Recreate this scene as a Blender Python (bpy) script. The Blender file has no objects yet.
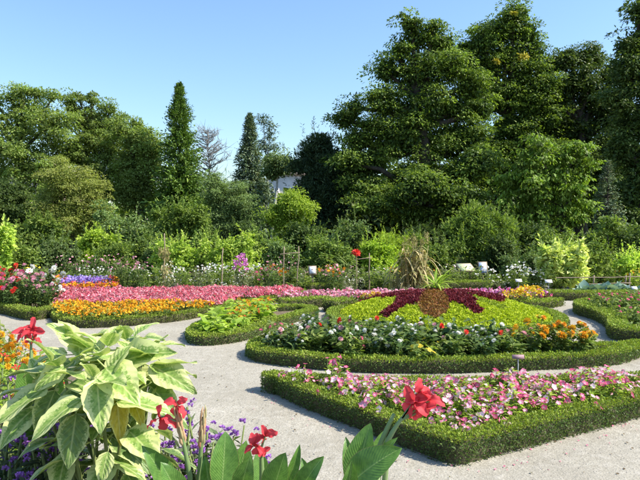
import bpy, math
import numpy as np
from mathutils import Vector, Matrix, Euler

# ------------------------------------------------------------------ camera, sky, sun, exposure
SC = bpy.context.scene
COL = SC.collection
F = 600.0                       # focal length in photo pixels (640 wide)
CAMH = 1.75
HORIZON = 228.0
PITCH = math.atan((240 - HORIZON) / F)
cam_d = bpy.data.cameras.new('camera')
cam_d.sensor_width = 36.0
cam_d.lens = 36.0 * F / 640
cam_d.clip_start = 0.05
cam_d.clip_end = 3000
cam = bpy.data.objects.new('camera', cam_d)
cam.location = (0, 0, CAMH)
cam.rotation_euler = (math.pi / 2 - PITCH, 0, 0)
COL.objects.link(cam)
SC.camera = cam

SUN_EL = math.radians(47)
SUN_AZ = math.atan2(0.95, -0.20)           # from +Y towards +X
TO_SUN = Vector((math.sin(SUN_AZ) * math.cos(SUN_EL), math.cos(SUN_AZ) * math.cos(SUN_EL), math.sin(SUN_EL)))
world = bpy.data.worlds.new('World')
SC.world = world
world.use_nodes = True
wn = world.node_tree
sky = wn.nodes.new('ShaderNodeTexSky')
sky.sky_type = 'NISHITA'
sky.sun_disc = False
sky.sun_elevation = SUN_EL
sky.sun_rotation = SUN_AZ
sky.altitude = 200
sky.air_density = 1.4
sky.dust_density = 0.9
sky.ozone_density = 6.5
bg = wn.nodes['Background']
bg.inputs['Strength'].default_value = 0.138
wn.links.new(sky.outputs['Color'], bg.inputs['Color'])

sun_d = bpy.data.lights.new('sun', 'SUN')
sun_d.energy = 4.9
sun_d.angle = math.radians(0.53)
sun_d.color = (1.0, 0.94, 0.83)
sun = bpy.data.objects.new('sun', sun_d)
sun.rotation_euler = TO_SUN.to_track_quat('Z', 'Y').to_euler()
COL.objects.link(sun)

SC.view_settings.view_transform = 'Standard'
SC.view_settings.look = 'None'
SC.view_settings.gamma = 1.0
SC.view_settings.use_curve_mapping = False
SC.view_settings.exposure = 0.78
SC.render.engine = 'CYCLES'
SC.cycles.max_bounces = 6
SC.cycles.diffuse_bounces = 3
SC.cycles.transmission_bounces = 4
SC.cycles.glossy_bounces = 2

R = np.random.default_rng(7)
CP, SP = math.cos(PITCH), math.sin(PITCH)

# ------------------------------------------------------------------ photo pixel -> place
def ray(px, py):
    u, v = (px - 320) / F, (240 - py) / F
    return np.array([u, CP + v * SP, -SP + v * CP])
def G(px, py, z=0.0):                       # point of height z seen at a pixel
    r = ray(px, py)
    s = (z - CAMH) / r[2]
    return np.array([r[0] * s, r[1] * s, z])
def W(px, py, d):                           # point at depth d seen at a pixel
    r = ray(px, py)
    s = d / r[1]
    return np.array([r[0] * s, d, CAMH + r[2] * s])
def proj(P):
    P = np.asarray(P, float)
    x, y, z = P[..., 0], P[..., 1], P[..., 2] - CAMH
    dep = y * CP - z * SP
    up = y * SP + z * CP
    return 320 + F * x / dep, 240 - F * up / dep
def on(px, d):                              # ground point in column px at depth d
    return np.array([(px - 320) / F * d * CP, d, 0.0])

# ------------------------------------------------------------------ mesh helpers
def unit(a):
    a = np.asarray(a, float)
    return a / np.maximum(np.linalg.norm(a, axis=-1, keepdims=True), 1e-9)

class Geo:
    def __init__(s):
        s.V, s.Q, s.T, s.ti, s.g1, s.g2 = [], [], [], [], [], []
        s.mq, s.mt = [], []
        s.n = 0
    def add(s, V, Q=None, T=None, tint=0.5, g1=0.0, g2=0.0, mat=0):
        V = np.asarray(V, float).reshape(-1, 3)
        n = len(V)
        s.V.append(V)
        for L, a in ((s.ti, tint), (s.g1, g1), (s.g2, g2)):
            L.append(np.broadcast_to(np.asarray(a, float), (n,)) if np.ndim(a) < 2 else np.asarray(a).reshape(-1))
        if Q is not None and len(Q):
            Q = np.asarray(Q, int); s.Q.append(Q + s.n); s.mq.append(np.full(len(Q), mat))
        if T is not None and len(T):
            T = np.asarray(T, int); s.T.append(T + s.n); s.mt.append(np.full(len(T), mat))
        s.n += n
        return s
    def mesh(s, name, mats, smooth=False):
        V = np.concatenate(s.V)
        Q = np.concatenate(s.Q) if s.Q else np.zeros((0, 4), int)
        T = np.concatenate(s.T) if s.T else np.zeros((0, 3), int)
        me = bpy.data.meshes.new(name)
        me.vertices.add(len(V)); me.vertices.foreach_set('co', V.astype(np.float32).ravel())
        nl = Q.size + T.size
        me.loops.add(nl)
        me.loops.foreach_set('vertex_index', np.concatenate([Q.ravel(), T.ravel()]).astype(np.int32))
        me.polygons.add(len(Q) + len(T))
        st = np.concatenate([np.arange(len(Q)) * 4, Q.size + np.arange(len(T)) * 3]).astype(np.int32)
        me.polygons.foreach_set('loop_start', st)
        mi = np.concatenate((s.mq or [np.zeros(0)]) + (s.mt or [np.zeros(0)])).astype(np.int32)
        for m in (mats if isinstance(mats, (list, tuple)) else [mats]):
            me.materials.append(m)
        me.polygons.foreach_set('material_index', mi)
        if smooth:
            me.polygons.foreach_set('use_smooth', np.ones(len(mi), bool))
        me.update(calc_edges=True)
        for nm, L in (('tint', s.ti), ('g1', s.g1), ('g2', s.g2)):
            at = me.attributes.new(nm, 'FLOAT', 'POINT')
            at.data.foreach_set('value', np.concatenate(L).astype(np.float32))
        return me
    def build(s, name, mats, parent=None, smooth=False):
        return link(name, s.mesh(name, mats, smooth), parent)

def link(name, data, parent=None):
    o = bpy.data.objects.new(name, data)
    COL.objects.link(o)
    if parent is not None:
        o.parent = parent
    return o
def tag(o, label=None, cat=None, group=None, kind=None):
    if label: o['label'] = label
    if cat: o['category'] = cat
    if group: o['group'] = group
    if kind: o['kind'] = kind
    return o
def thing(name, label, cat, loc=(0, 0, 0), rz=0.0, group=None):
    o = link(name, None)
    o.empty_display_size = 0.1
    o.location = tuple(loc); o.rotation_euler = (0, 0, rz)
    return tag(o, label, cat, group)
def clone(root, loc, rz=0.0, s=1.0, label=None, group=None, tilt=(0, 0)):
    def rec(o, par):
        c = o.copy(); COL.objects.link(c); c.parent = par
        for ch in o.children: rec(ch, c)
        return c
    c = rec(root, None)
    c.location = tuple(loc); c.rotation_euler = (tilt[0], tilt[1], rz); c.scale = (s, s, s)
    if label: c['label'] = label
    if group: c['group'] = group
    return c
class Pool:                                   # a set of prototypes; the first use moves the prototype itself
    def __init__(s, protos): s.p = protos; s.used = set()
    def put(s, loc, rz=None, sc=1.0, label=None, group=None, i=None, tilt=(0, 0)):
        i = int(R.integers(len(s.p))) if i is None else i % len(s.p)
        rz = R.uniform(0, 6.28) if rz is None else rz
        o = s.p[i]
        if i not in s.used:
            s.used.add(i)
            o.location = tuple(loc); o.rotation_euler = (tilt[0], tilt[1], rz); o.scale = (sc,) * 3
            if label: o['label'] = label
            if group: o['group'] = group
            return o
        return clone(o, loc, rz, sc, label, group, tilt)
    def finish(s):                            # drop prototypes that were never placed
        for i, o in enumerate(s.p):
            if i not in s.used:
                for ch in list(o.children): bpy.data.objects.remove(ch)
                bpy.data.objects.remove(o)

# leaf / petal templates: x along the blade, y across, z out of the blade
def diamond(w=0.5, fold=0.06, bend=-0.06, mid=0.45):
    return np.array([[0, 0, 0], [mid, -w / 2, fold], [1, 0, bend], [mid, w / 2, fold]], float), np.array([[0, 1, 2, 3]]), None
def leaf8(w=0.5, fold=0.07, bend=-0.15):
    V = np.array([[0, 0, 0], [.3, -w * .46, fold], [.3, 0, .02], [.3, w * .46, fold],
                  [.68, -w * .36, fold + bend * .4], [.68, 0, bend * .35], [.68, w * .36, fold + bend * .4], [1, 0, bend]], float)
    return V, np.array([[1, 4, 5, 2], [2, 5, 6, 3]]), np.array([[0, 1, 2], [0, 2, 3], [4, 7, 5], [5, 7, 6]])
def scat(geo, tmpl, P, T, N, S, tint=None, mat=0, SW=None, g1=None, g2=None):
    tv, tq, tt = tmpl
    n, k = len(P), len(tv)
    if n == 0: return
    T = unit(T); N = np.asarray(N, float)
    N = N - (N * T).sum(1, keepdims=True) * T
    bad = np.linalg.norm(N, axis=1) < 1e-4
    N[bad] = np.cross(T[bad], [0.3, 0.9, 0.2])
    N = unit(N); B = np.cross(N, T)
    S = np.broadcast_to(np.asarray(S, float), (n,))
    SW = S if SW is None else np.broadcast_to(np.asarray(SW, float), (n,))
    V = (P[:, None, :] + tv[None, :, 0:1] * (T * S[:, None])[:, None, :] + tv[None, :, 1:2] * (B * SW[:, None])[:, None, :]
         + tv[None, :, 2:3] * (N * S[:, None])[:, None, :])
    off = (np.arange(n) * k)[:, None, None]
    Q = (tq[None] + off).reshape(-1, 4) if tq is not None else None
    Tr = (tt[None] + off).reshape(-1, 3) if tt is not None else None
    tint = R.random(n) if tint is None else tint
    tint = np.repeat(tint, k)
    a = np.tile(tv[:, 0] if g1 is None else g1, n)
    b = np.tile(np.abs(tv[:, 1]) * 2 if g2 is None else g2, n)
    geo.add(V, Q, Tr, tint, a, b, mat)
def sph(n):
    v = R.normal(size=(n, 3))
    return unit(v)
def tube(geo, pts, rad, sides=6, mat=0, tint=0.5, cap=True):
    P = np.asarray(pts, float); m = len(P)
    rad = np.broadcast_to(np.asarray(rad, float), (m,))
    T = unit(np.gradient(P, axis=0))
    ref = np.array([0, 0, 1.0]) if abs(T[:, 2]).mean() < .8 else np.array([1.0, 0, 0])
    A = unit(np.cross(T, ref)); B = np.cross(T, A)
    a = np.arange(sides) / sides * 2 * math.pi
    V = P[:, None] + rad[:, None, None] * (np.cos(a)[None, :, None] * A[:, None] + np.sin(a)[None, :, None] * B[:, None])
    i = np.arange(m - 1)[:, None] * sides; j = np.arange(sides)[None]; j2 = (j + 1) % sides
    Q = np.stack([i + j, i + j2, i + sides + j2, i + sides + j], -1).reshape(-1, 4)
    V = V.reshape(-1, 3)
    Tr = None
    if cap:
        V = np.concatenate([V, P[-1:]])
        Tr = [[(m - 1) * sides + k, (m - 1) * sides + (k + 1) % sides, m * sides] for k in range(sides)]
    geo.add(V, Q, Tr, tint, np.concatenate([np.repeat(np.linspace(0, 1, m), sides), [1.0] if cap else []]), 0, mat)
def arc(a, b, sag=0.0, n=5, wob=0.0):
    a, b = np.asarray(a, float), np.asarray(b, float)
    t = np.linspace(0, 1, n)[:, None]
    P = a * (1 - t) + b * t
    P[:, 2] += (sag * 4 * t * (1 - t))[:, 0]
    if wob: P[1:-1] += R.normal(size=(n - 2, 3)) * wob
    return P
def box(geo, lo, hi, mat=0, M=None, tint=0.5):
    x0, y0, z0 = lo; x1, y1, z1 = hi
    V = np.array([[x0, y0, z0], [x1, y0, z0], [x1, y1, z0], [x0, y1, z0], [x0, y0, z1], [x1, y0, z1], [x1, y1, z1], [x0, y1, z1]], float)
    if M is not None: V = V @ np.asarray(M)[:3, :3].T + np.asarray(M)[:3, 3]
    geo.add(V, [[0, 3, 2, 1], [4, 5, 6, 7], [0, 1, 5, 4], [1, 2, 6, 5], [2, 3, 7, 6], [3, 0, 4, 7]], None, tint, 0, 0, mat)

# ------------------------------------------------------------------ materials
def nt(name):
    m = bpy.data.materials.new(name); m.use_nodes = True
    return m, m.node_tree, m.node_tree.nodes['Principled BSDF'], m.node_tree.nodes['Material Output']
def attr(t, name):
    n = t.nodes.new('ShaderNodeAttribute'); n.attribute_name = name
    return n.outputs['Fac']
def ramp(t, fac, stops):
    n = t.nodes.new('ShaderNodeValToRGB')
    el = n.color_ramp.elements
    while len(el) < len(stops): el.new(0.5)
    for e, (p, c) in zip(el, stops): e.position = p; e.color = (*c, 1)
    t.links.new(fac, n.inputs['Fac'])
    return n.outputs['Color']
def noise(t, scale, detail=3, rough=0.6, coord='Object'):
    tc = t.nodes.new('ShaderNodeTexCoord')
    n = t.nodes.new('ShaderNodeTexNoise')
    n.inputs['Scale'].default_value = scale; n.inputs['Detail'].default_value = detail; n.inputs['Roughness'].default_value = rough
    t.links.new(tc.outputs[coord], n.inputs['Vector'])
    return n.outputs['Fac']
def mixc(t, fac, a, b, mode='MIX'):
    n = t.nodes.new('ShaderNodeMix'); n.data_type = 'RGBA'; n.blend_type = mode
    for k, v in ((0, fac), (6, a), (7, b)):
        if hasattr(v, 'links') or isinstance(v, bpy.types.NodeSocket): t.links.new(v, n.inputs[k])
        elif k == 0: n.inputs[k].default_value = v
        else: n.inputs[k].default_value = (*v, 1)
    return n.outputs[2]
def hsv(t, col, v=None, h=0.5, s=1.0):
    n = t.nodes.new('ShaderNodeHueSaturation')
    n.inputs['Hue'].default_value = h; n.inputs['Saturation'].default_value = s
    t.links.new(col, n.inputs['Color'])
    if v is not None: t.links.new(v, n.inputs['Value'])
    return n.outputs['Color']
def maprange(t, fac, a, b, c, d):
    n = t.nodes.new('ShaderNodeMapRange')
    for i, v in enumerate((a, b, c, d)): n.inputs[i + 1].default_value = v
    t.links.new(fac, n.inputs[0])
    return n.outputs[0]
def leafy_shader(m, t, p, out, col, trans, rough, spec=0.35, tcol=(1.15, 1.25, 0.5)):
    p.inputs['Roughness'].default_value = rough
    p.inputs['Specular IOR Level'].default_value = spec
    t.links.new(col, p.inputs['Base Color'])
    if trans > 0:
        tr = t.nodes.new('ShaderNodeBsdfTranslucent')
        c2 = mixc(t, 1.0, col, tcol, 'MULTIPLY')
        t.links.new(c2, tr.inputs['Color'])
        mx = t.nodes.new('ShaderNodeMixShader'); mx.inputs[0].default_value = trans
        t.links.new(p.outputs[0], mx.inputs[1]); t.links.new(tr.outputs[0], mx.inputs[2])
        t.links.new(mx.outputs[0], out.inputs['Surface'])
def foliage(name, *cols, trans=0.3, rough=0.45, spec=0.35, objvar=0.15):
    m, t, p, out = nt(name)
    g = LEAF_GAIN.get(name.split('_')[0], 1.0)
    cols = [tuple(min(c * g * w_, .8) for c, w_ in zip(q, (1.4 if q[0] < .62 * q[1] else 1.0, 1.0, 1.1))) for q in cols]
    if name.split('_')[0] in ('tree', 'shrub', 'herb'): trans = min(trans + .1, .45)
    spec *= .55; rough = min(rough + .1, .8)
    k = len(cols)
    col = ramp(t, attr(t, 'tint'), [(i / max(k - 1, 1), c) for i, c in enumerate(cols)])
    if objvar:
        oi = t.nodes.new('ShaderNodeObjectInfo')
        col = hsv(t, col, maprange(t, oi.outputs['Random'], 0, 1, 1 - objvar, 1 + objvar))
    leafy_shader(m, t, p, out, col, trans, rough, spec)
    return m
def petal(name, c_in, c_out, var=0.25, trans=0.3, pos=0.4):
    m, t, p, out = nt(name)
    col = ramp(t, attr(t, 'g1'), [(0.0, c_in), (pos, c_out), (1.0, c_out)])
    col = hsv(t, col, maprange(t, attr(t, 'tint'), 0, 1, 1 - var, 1 + var * .6))
    oi = t.nodes.new('ShaderNodeObjectInfo')
    col = hsv(t, col, maprange(t, oi.outputs['Random'], 0, 1, 1 - var * .6, 1 + var * .4))
    leafy_shader(m, t, p, out, col, trans, 0.55, 0.25, (1, 1, 1))
    return m
def plain(name, c1, c2, scale=8, rough=0.85, bump=0.3, spec=0.2, detail=5, dist=0.02):
    m, t, p, out = nt(name)
    f = noise(t, scale, detail)
    t.links.new(ramp(t, f, [(0.3, c1), (0.7, c2)]), p.inputs['Base Color'])
    p.inputs['Roughness'].default_value = rough; p.inputs['Specular IOR Level'].default_value = spec
    if bump:
        b = t.nodes.new('ShaderNodeBump'); b.inputs['Strength'].default_value = bump; b.inputs['Distance'].default_value = dist
        t.links.new(f, b.inputs['Height']); t.links.new(b.outputs[0], p.inputs['Normal'])
    return m

M = {}
# leaf colours by family, tuned against the photograph
LEAF_GAIN = {'tree': 2.1, 'conifer': 2.1, 'shrub': 2.1, 'herb': 1.75, 'box': 1.55}
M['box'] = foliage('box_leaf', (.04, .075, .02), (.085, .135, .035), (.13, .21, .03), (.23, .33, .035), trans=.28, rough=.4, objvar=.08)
M['box_far'] = foliage('box_leaf_far', (.04, .075, .02), (.08, .135, .03), (.12, .2, .03), (.2, .3, .035), trans=.28, rough=.45, objvar=.1)
M['twig'] = plain('box_twigs', (.05, .05, .022), (.13, .115, .065), 60, .9, .6)
M['bark'] = plain('bark', (.03, .025, .02), (.08, .066, .052), 6, .9, .5)
M['bark_pale'] = plain('pale_bark', (.42, .4, .36), (.62, .6, .55), 5, .8, .3)
M['bark_grey'] = plain('grey_bark', (.17, .17, .17), (.28, .28, .27), 6, .9, .3)
M['stem'] = foliage('green_stem', (.08, .15, .04), (.14, .24, .07), trans=0, rough=.5)
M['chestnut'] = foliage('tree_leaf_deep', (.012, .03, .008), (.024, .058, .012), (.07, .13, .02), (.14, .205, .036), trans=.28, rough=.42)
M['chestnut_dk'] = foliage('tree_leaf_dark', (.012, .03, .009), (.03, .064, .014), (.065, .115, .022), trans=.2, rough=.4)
M['oak'] = foliage('tree_leaf_mid', (.035, .07, .018), (.085, .15, .034), (.15, .225, .052), trans=.3, rough=.5)
M['golden'] = foliage('tree_leaf_olive', (.065, .085, .018), (.13, .15, .034), (.18, .185, .05), (.09, .125, .03), trans=.3, rough=.55)
M['conif'] = foliage('conifer_green', (.022, .06, .012), (.05, .12, .022), (.09, .175, .035), trans=.15, rough=.55)
M['conif_blue'] = foliage('conifer_bluish', (.022, .045, .025), (.05, .08, .045), (.1, .13, .07), (.12, .12, .05), trans=.12, rough=.55)
M['conif_dk'] = foliage('conifer_dark', (.008, .022, .011), (.018, .045, .018), (.038, .07, .028), trans=.12, rough=.5)
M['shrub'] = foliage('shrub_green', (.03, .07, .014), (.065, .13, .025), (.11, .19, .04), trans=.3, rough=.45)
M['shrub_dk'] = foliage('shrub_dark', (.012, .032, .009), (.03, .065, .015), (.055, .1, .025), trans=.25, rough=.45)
M['shrub_br'] = foliage('shrub_bright', (.07, .14, .018), (.12, .23, .025), (.18, .3, .045), trans=.35, rough=.45)
M['shrub_grey'] = foliage('shrub_greygreen', (.045, .075, .022), (.08, .12, .038), (.13, .17, .06), trans=.25, rough=.55)
M['shrub_lime'] = foliage('shrub_lime', (.11, .17, .025), (.24, .31, .05), (.36, .4, .1), trans=.35, rough=.45)
M['shrub_var'] = foliage('shrub_cream', (.1, .16, .03), (.34, .36, .11), (.46, .45, .2), trans=.3, rough=.45)
M['turned'] = foliage('turned_leaf', (.3, .26, .03), (.45, .38, .04), (.55, .48, .08), trans=.3, rough=.5)
M['light_tree'] = foliage('tree_leaf_light', (.02, .045, .01), (.05, .1, .014), (.11, .175, .026), (.18, .23, .045), trans=.38, rough=.42)
M['herb'] = foliage('herb_leaf', (.035, .08, .018), (.07, .14, .03), (.12, .2, .05), trans=.32, rough=.45)
M['herb_dk'] = foliage('herb_leaf_dark', (.018, .05, .014), (.035, .085, .022), (.07, .13, .035), trans=.25, rough=.4)
M['herb_lt'] = foliage('herb_leaf_light', (.075, .16, .02), (.13, .26, .035), (.2, .34, .06), trans=.38, rough=.42)
M['herb_grey'] = foliage('herb_leaf_grey', (.09, .11, .06), (.16, .18, .1), (.26, .26, .17), trans=.2, rough=.6)
M['straw'] = foliage('straw', (.2, .22, .07), (.38, .31, .12), (.52, .42, .2), (.26, .28, .09), trans=.25, rough=.6)
M['wood'] = plain('weathered_stick', (.2, .15, .1), (.34, .27, .19), 20, .85, .3)
M['cabbage'] = foliage('cabbage_leaf', (.18, .28, .2), (.28, .4, .3), (.4, .5, .4), trans=.15, rough=.5)
M['p_pink'] = petal('pink_petal', (.88, .76, .76), (.84, .26, .42), .22, .35, .8)
M['p_rose'] = petal('rose_petal', (.86, .58, .62), (.8, .12, .28), .25, .35, .65)
M['p_palepink'] = petal('pale_pink_petal', (.85, .7, .55), (.82, .42, .48), .25)
M['p_salmon'] = petal('salmon_petal', (.72, .1, .14), (.83, .2, .27), .3, .3)
M['p_orange'] = petal('orange_petal', (.7, .2, .02), (.83, .36, .02), .3, .3)
M['p_amber'] = petal('amber_petal', (.75, .3, .02), (.85, .5, .03), .25, .3)
M['p_yellow'] = petal('yellow_petal', (.75, .45, .03), (.82, .68, .06), .2, .3)
M['p_white'] = petal('white_petal', (.75, .7, .35), (.85, .84, .78), .08, .3)
M['p_red'] = petal('red_petal', (.55, .02, .02), (.75, .05, .03), .25, .25)
M['p_canna'] = petal('coral_red_petal', (.65, .03, .04), (.84, .085, .105), .2, .45, .55)
M['p_purple'] = petal('purple_petal', (.26, .08, .4), (.45, .2, .62), .3, .25)
M['p_lilac'] = petal('lilac_petal', (.35, .25, .62), (.46, .36, .76), .25, .25)
M['p_mauve'] = petal('mauve_petal', (.6, .15, .45), (.75, .28, .6), .25, .25)
M['c_yellow'] = foliage('carpet_yellowgreen', (.3, .38, .02), (.42, .5, .025), (.55, .6, .05), trans=.3, rough=.5, objvar=0)
M['c_green'] = foliage('carpet_green', (.14, .25, .02), (.22, .36, .03), (.3, .42, .05), trans=.3, rough=.5, objvar=0)
M['c_burg'] = foliage('carpet_burgundy', (.07, .008, .014), (.15, .016, .026), (.26, .045, .055), trans=.25, rough=.45, objvar=0)
M['c_brown'] = foliage('carpet_bronze', (.16, .06, .02), (.28, .11, .03), (.28, .2, .04), trans=.2, rough=.5, objvar=0)
M['white_paint'] = plain('white_board', (.7, .7, .7), (.8, .8, .78), 10, .5, 0)
M['metal'] = plain('grey_metal', (.3, .3, .31), (.4, .4, .41), 10, .4, 0)

# variegated leaf: green heart, broken cream margin
def variegated(name, heart, heart2, cream, edge):
    m, t, p, out = nt(name)
    n1 = noise(t, 26, 4); n2 = noise(t, 9, 2)
    g = t.nodes.new('ShaderNodeMath'); g.operation = 'MULTIPLY_ADD'
    t.links.new(n1, g.inputs[0]); g.inputs[1].default_value = 1.1; 
    t.links.new(attr(t, 'g2'), g.inputs[2])
    h = mixc(t, maprange(t, n2, .4, .6, 0, 1), heart, heart2)
    vn = t.nodes.new('ShaderNodeMath'); vn.operation = 'SINE'
    vm = t.nodes.new('ShaderNodeMath'); vm.operation = 'MULTIPLY_ADD'
    t.links.new(attr(t, 'g1'), vm.inputs[0]); vm.inputs[1].default_value = 44.0
    gm = t.nodes.new('ShaderNodeMath'); gm.operation = 'MULTIPLY'
    t.links.new(attr(t, 'g2'), gm.inputs[0]); gm.inputs[1].default_value = -14.0
    t.links.new(gm.outputs[0], vm.inputs[2]); t.links.new(vm.outputs[0], vn.inputs[0])
    vein = maprange(t, vn.outputs[0], .8, 1.0, 0, .14)
    h = mixc(t, vein, h, cream)
    mid = maprange(t, attr(t, 'g2'), 0.0, .09, .8, 0)
    h = mixc(t, mid, h, cream)
    edgef = maprange(t, g.outputs[0], edge, edge + .22, 0, 1)
    col = mixc(t, edgef, h, cream)
    oi = t.nodes.new('ShaderNodeObjectInfo')
    col = hsv(t, col, maprange(t, oi.outputs['Random'], 0, 1, .85, 1.1))
    b = t.nodes.new('ShaderNodeBump'); b.inputs['Strength'].default_value = .3; b.inputs['Distance'].default_value = .003
    t.links.new(vn.outputs[0], b.inputs['Height']); t.links.new(b.outputs[0], p.inputs['Normal'])
    leafy_shader(m, t, p, out, col, .3, .42, .4, (1.0, 1.1, .55))
    return m
M['varieg'] = variegated('variegated_leaf', (.155, .275, .052), (.28, .4, .095), (.62, .66, .28), .95)
M['varieg_dk'] = variegated('variegated_old_leaf', (.11, .19, .055), (.17, .27, .07), (.5, .56, .26), 1.22)
M['varieg_yel'] = variegated('yellowing_leaf', (.38, .3, .03), (.5, .4, .05), (.6, .55, .2), 1.3)
def canna_leaf(name, c1, c2):
    m, t, p, out = nt(name)
    vm = t.nodes.new('ShaderNodeMath'); vm.operation = 'MULTIPLY_ADD'
    t.links.new(attr(t, 'g1'), vm.inputs[0]); vm.inputs[1].default_value = 120.0
    gm = t.nodes.new('ShaderNodeMath'); gm.operation = 'MULTIPLY'
    t.links.new(attr(t, 'g2'), gm.inputs[0]); gm.inputs[1].default_value = -34.0
    t.links.new(gm.outputs[0], vm.inputs[2])
    vn = t.nodes.new('ShaderNodeMath'); vn.operation = 'SINE'
    t.links.new(vm.outputs[0], vn.inputs[0])
    col = mixc(t, maprange(t, noise(t, 12, 4), .35, .65, 0, 1), c1, c2)
    col = mixc(t, maprange(t, vn.outputs[0], .5, 1, 0, .13), col, (.24, .38, .1))
    col = mixc(t, maprange(t, attr(t, 'g2'), 0, .06, .8, 0), col, (.3, .42, .14))
    col = mixc(t, maprange(t, attr(t, 'g2'), .955, 1, 0, .7), col, (.3, .22, .1))
    b = t.nodes.new('ShaderNodeBump'); b.inputs['Strength'].default_value = .18; b.inputs['Distance'].default_value = .003
    t.links.new(vn.outputs[0], b.inputs['Height']); t.links.new(b.outputs[0], p.inputs['Normal'])
    leafy_shader(m, t, p, out, col, .3, .35, .45, (1.1, 1.25, .45))
    return m
M['canna'] = canna_leaf('canna_leaf', (.075, .17, .03), (.13, .26, .05))
M['canna_stem'] = foliage('canna_stem', (.2, .3, .1), (.3, .4, .16), trans=.1, rough=.45)
M['bud'] = foliage('canna_bud', (.4, .2, .1), (.5, .32, .16), (.35, .34, .14), trans=.15, rough=.5)

def gravel():
    m, t, p, out = nt('gravel_path')
    tc = t.nodes.new('ShaderNodeTexCoord')
    vo = t.nodes.new('ShaderNodeTexVoronoi'); vo.inputs['Scale'].default_value = 70
    t.links.new(tc.outputs['Object'], vo.inputs['Vector'])
    sep = t.nodes.new('ShaderNodeSeparateColor'); t.links.new(vo.outputs['Color'], sep.inputs[0])
    c = ramp(t, sep.outputs[0], [(0, (.29, .262, .205)), (.4, (.355, .325, .262)), (.8, (.39, .36, .295)), (1, (.45, .42, .35))])
    big = noise(t, 0.8, 5)
    c = mixc(t, maprange(t, big, .36, .6, 0, .7), c, (.27, .245, .195))
    fine = noise(t, 9, 6, .7)
    c = mixc(t, maprange(t, fine, .5, .68, 0, .5), c, (.455, .42, .36))
    dirt = noise(t, 2.4, 6, .7)
    c = mixc(t, maprange(t, dirt, .58, .7, 0, .4), c, (.2, .165, .12))
    t.links.new(c, p.inputs['Base Color'])
    p.inputs['Roughness'].default_value = .95; p.inputs['Specular IOR Level'].default_value = .15
    b = t.nodes.new('ShaderNodeBump'); b.inputs['Strength'].default_value = .45; b.inputs['Distance'].default_value = .006
    t.links.new(vo.outputs['Distance'], b.inputs['Height'])
    b2 = t.nodes.new('ShaderNodeBump'); b2.inputs['Strength'].default_value = .5; b2.inputs['Distance'].default_value = .03
    t.links.new(fine, b2.inputs['Height']); t.links.new(b.outputs[0], b2.inputs['Normal'])
    t.links.new(b2.outputs[0], p.inputs['Normal'])
    return m
M['gravel'] = gravel()
M['soil'] = plain('bed_soil', (.10, .075, .05), (.22, .175, .125), 14, .95, .8, .1, 6, .03)
M['ground'] = plain('woodland_floor', (.03, .04, .015), (.075, .075, .03), 1.5, .95, .6, .1, 6, .05)
M['pebble'] = foliage('pebble', (.22, .19, .16), (.34, .31, .26), (.46, .43, .38), trans=0, rough=.9, spec=.1, objvar=0)

# ------------------------------------------------------------------ ground and path
def catmull(P, closed, step):
    P = np.asarray(P, float); n = len(P); out = []
    for i in range(n if closed else n - 1):
        p0 = P[(i - 1) % n] if closed or i > 0 else P[i]
        p1 = P[i]; p2 = P[(i + 1) % n]
        p3 = P[(i + 2) % n] if closed or i + 2 < n else P[i + 1]
        L = np.linalg.norm(p2 - p1); k = max(2, int(L / step))
        for t in np.arange(k) / k:
            out.append(.5 * (2 * p1 + (p2 - p0) * t + (2 * p0 - 5 * p1 + 4 * p2 - p3) * t * t + (3 * p1 - p0 - 3 * p2 + p3) * t ** 3))
    if not closed: out.append(P[-1])
    return np.array(out)
def inpoly(x, y, poly):
    x, y = np.asarray(x, float), np.asarray(y, float)
    r = np.zeros(x.shape, bool); n = len(poly)
    for i in range(n):
        x0, y0 = poly[i][:2]; x1, y1 = poly[(i + 1) % n][:2]
        c = ((y0 > y) != (y1 > y)) & (x < (x1 - x0) * (y - y0) / (y1 - y0 + 1e-12) + x0)
        r ^= c
    return r
def grid_sheet(name, x0, x1, y0, y1, nx, ny, z, mat, amp=0):
    X, Y = np.meshgrid(np.linspace(x0, x1, nx), np.linspace(y0, y1, ny))
    Z = np.full_like(X, z)
    if amp: Z += amp * (np.sin(X * 1.7 + np.sin(Y * 1.1)) * np.cos(Y * 1.3) )
    i = np.arange(ny - 1)[:, None] * nx + np.arange(nx - 1)[None]
    g = Geo().add(np.stack([X, Y, Z], -1).reshape(-1, 3), np.stack([i, i + 1, i + nx + 1, i + nx], -1).reshape(-1, 4))
    return tag(g.build(name, M[mat], None, True), kind='structure')
grid_sheet('ground', -700, 700, -300, 1200, 40, 40, -0.012, 'ground')
grid_sheet('gravel_path', -24, 24, -6, 18.2, 80, 60, 0.0, 'gravel', 0.004)

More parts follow.
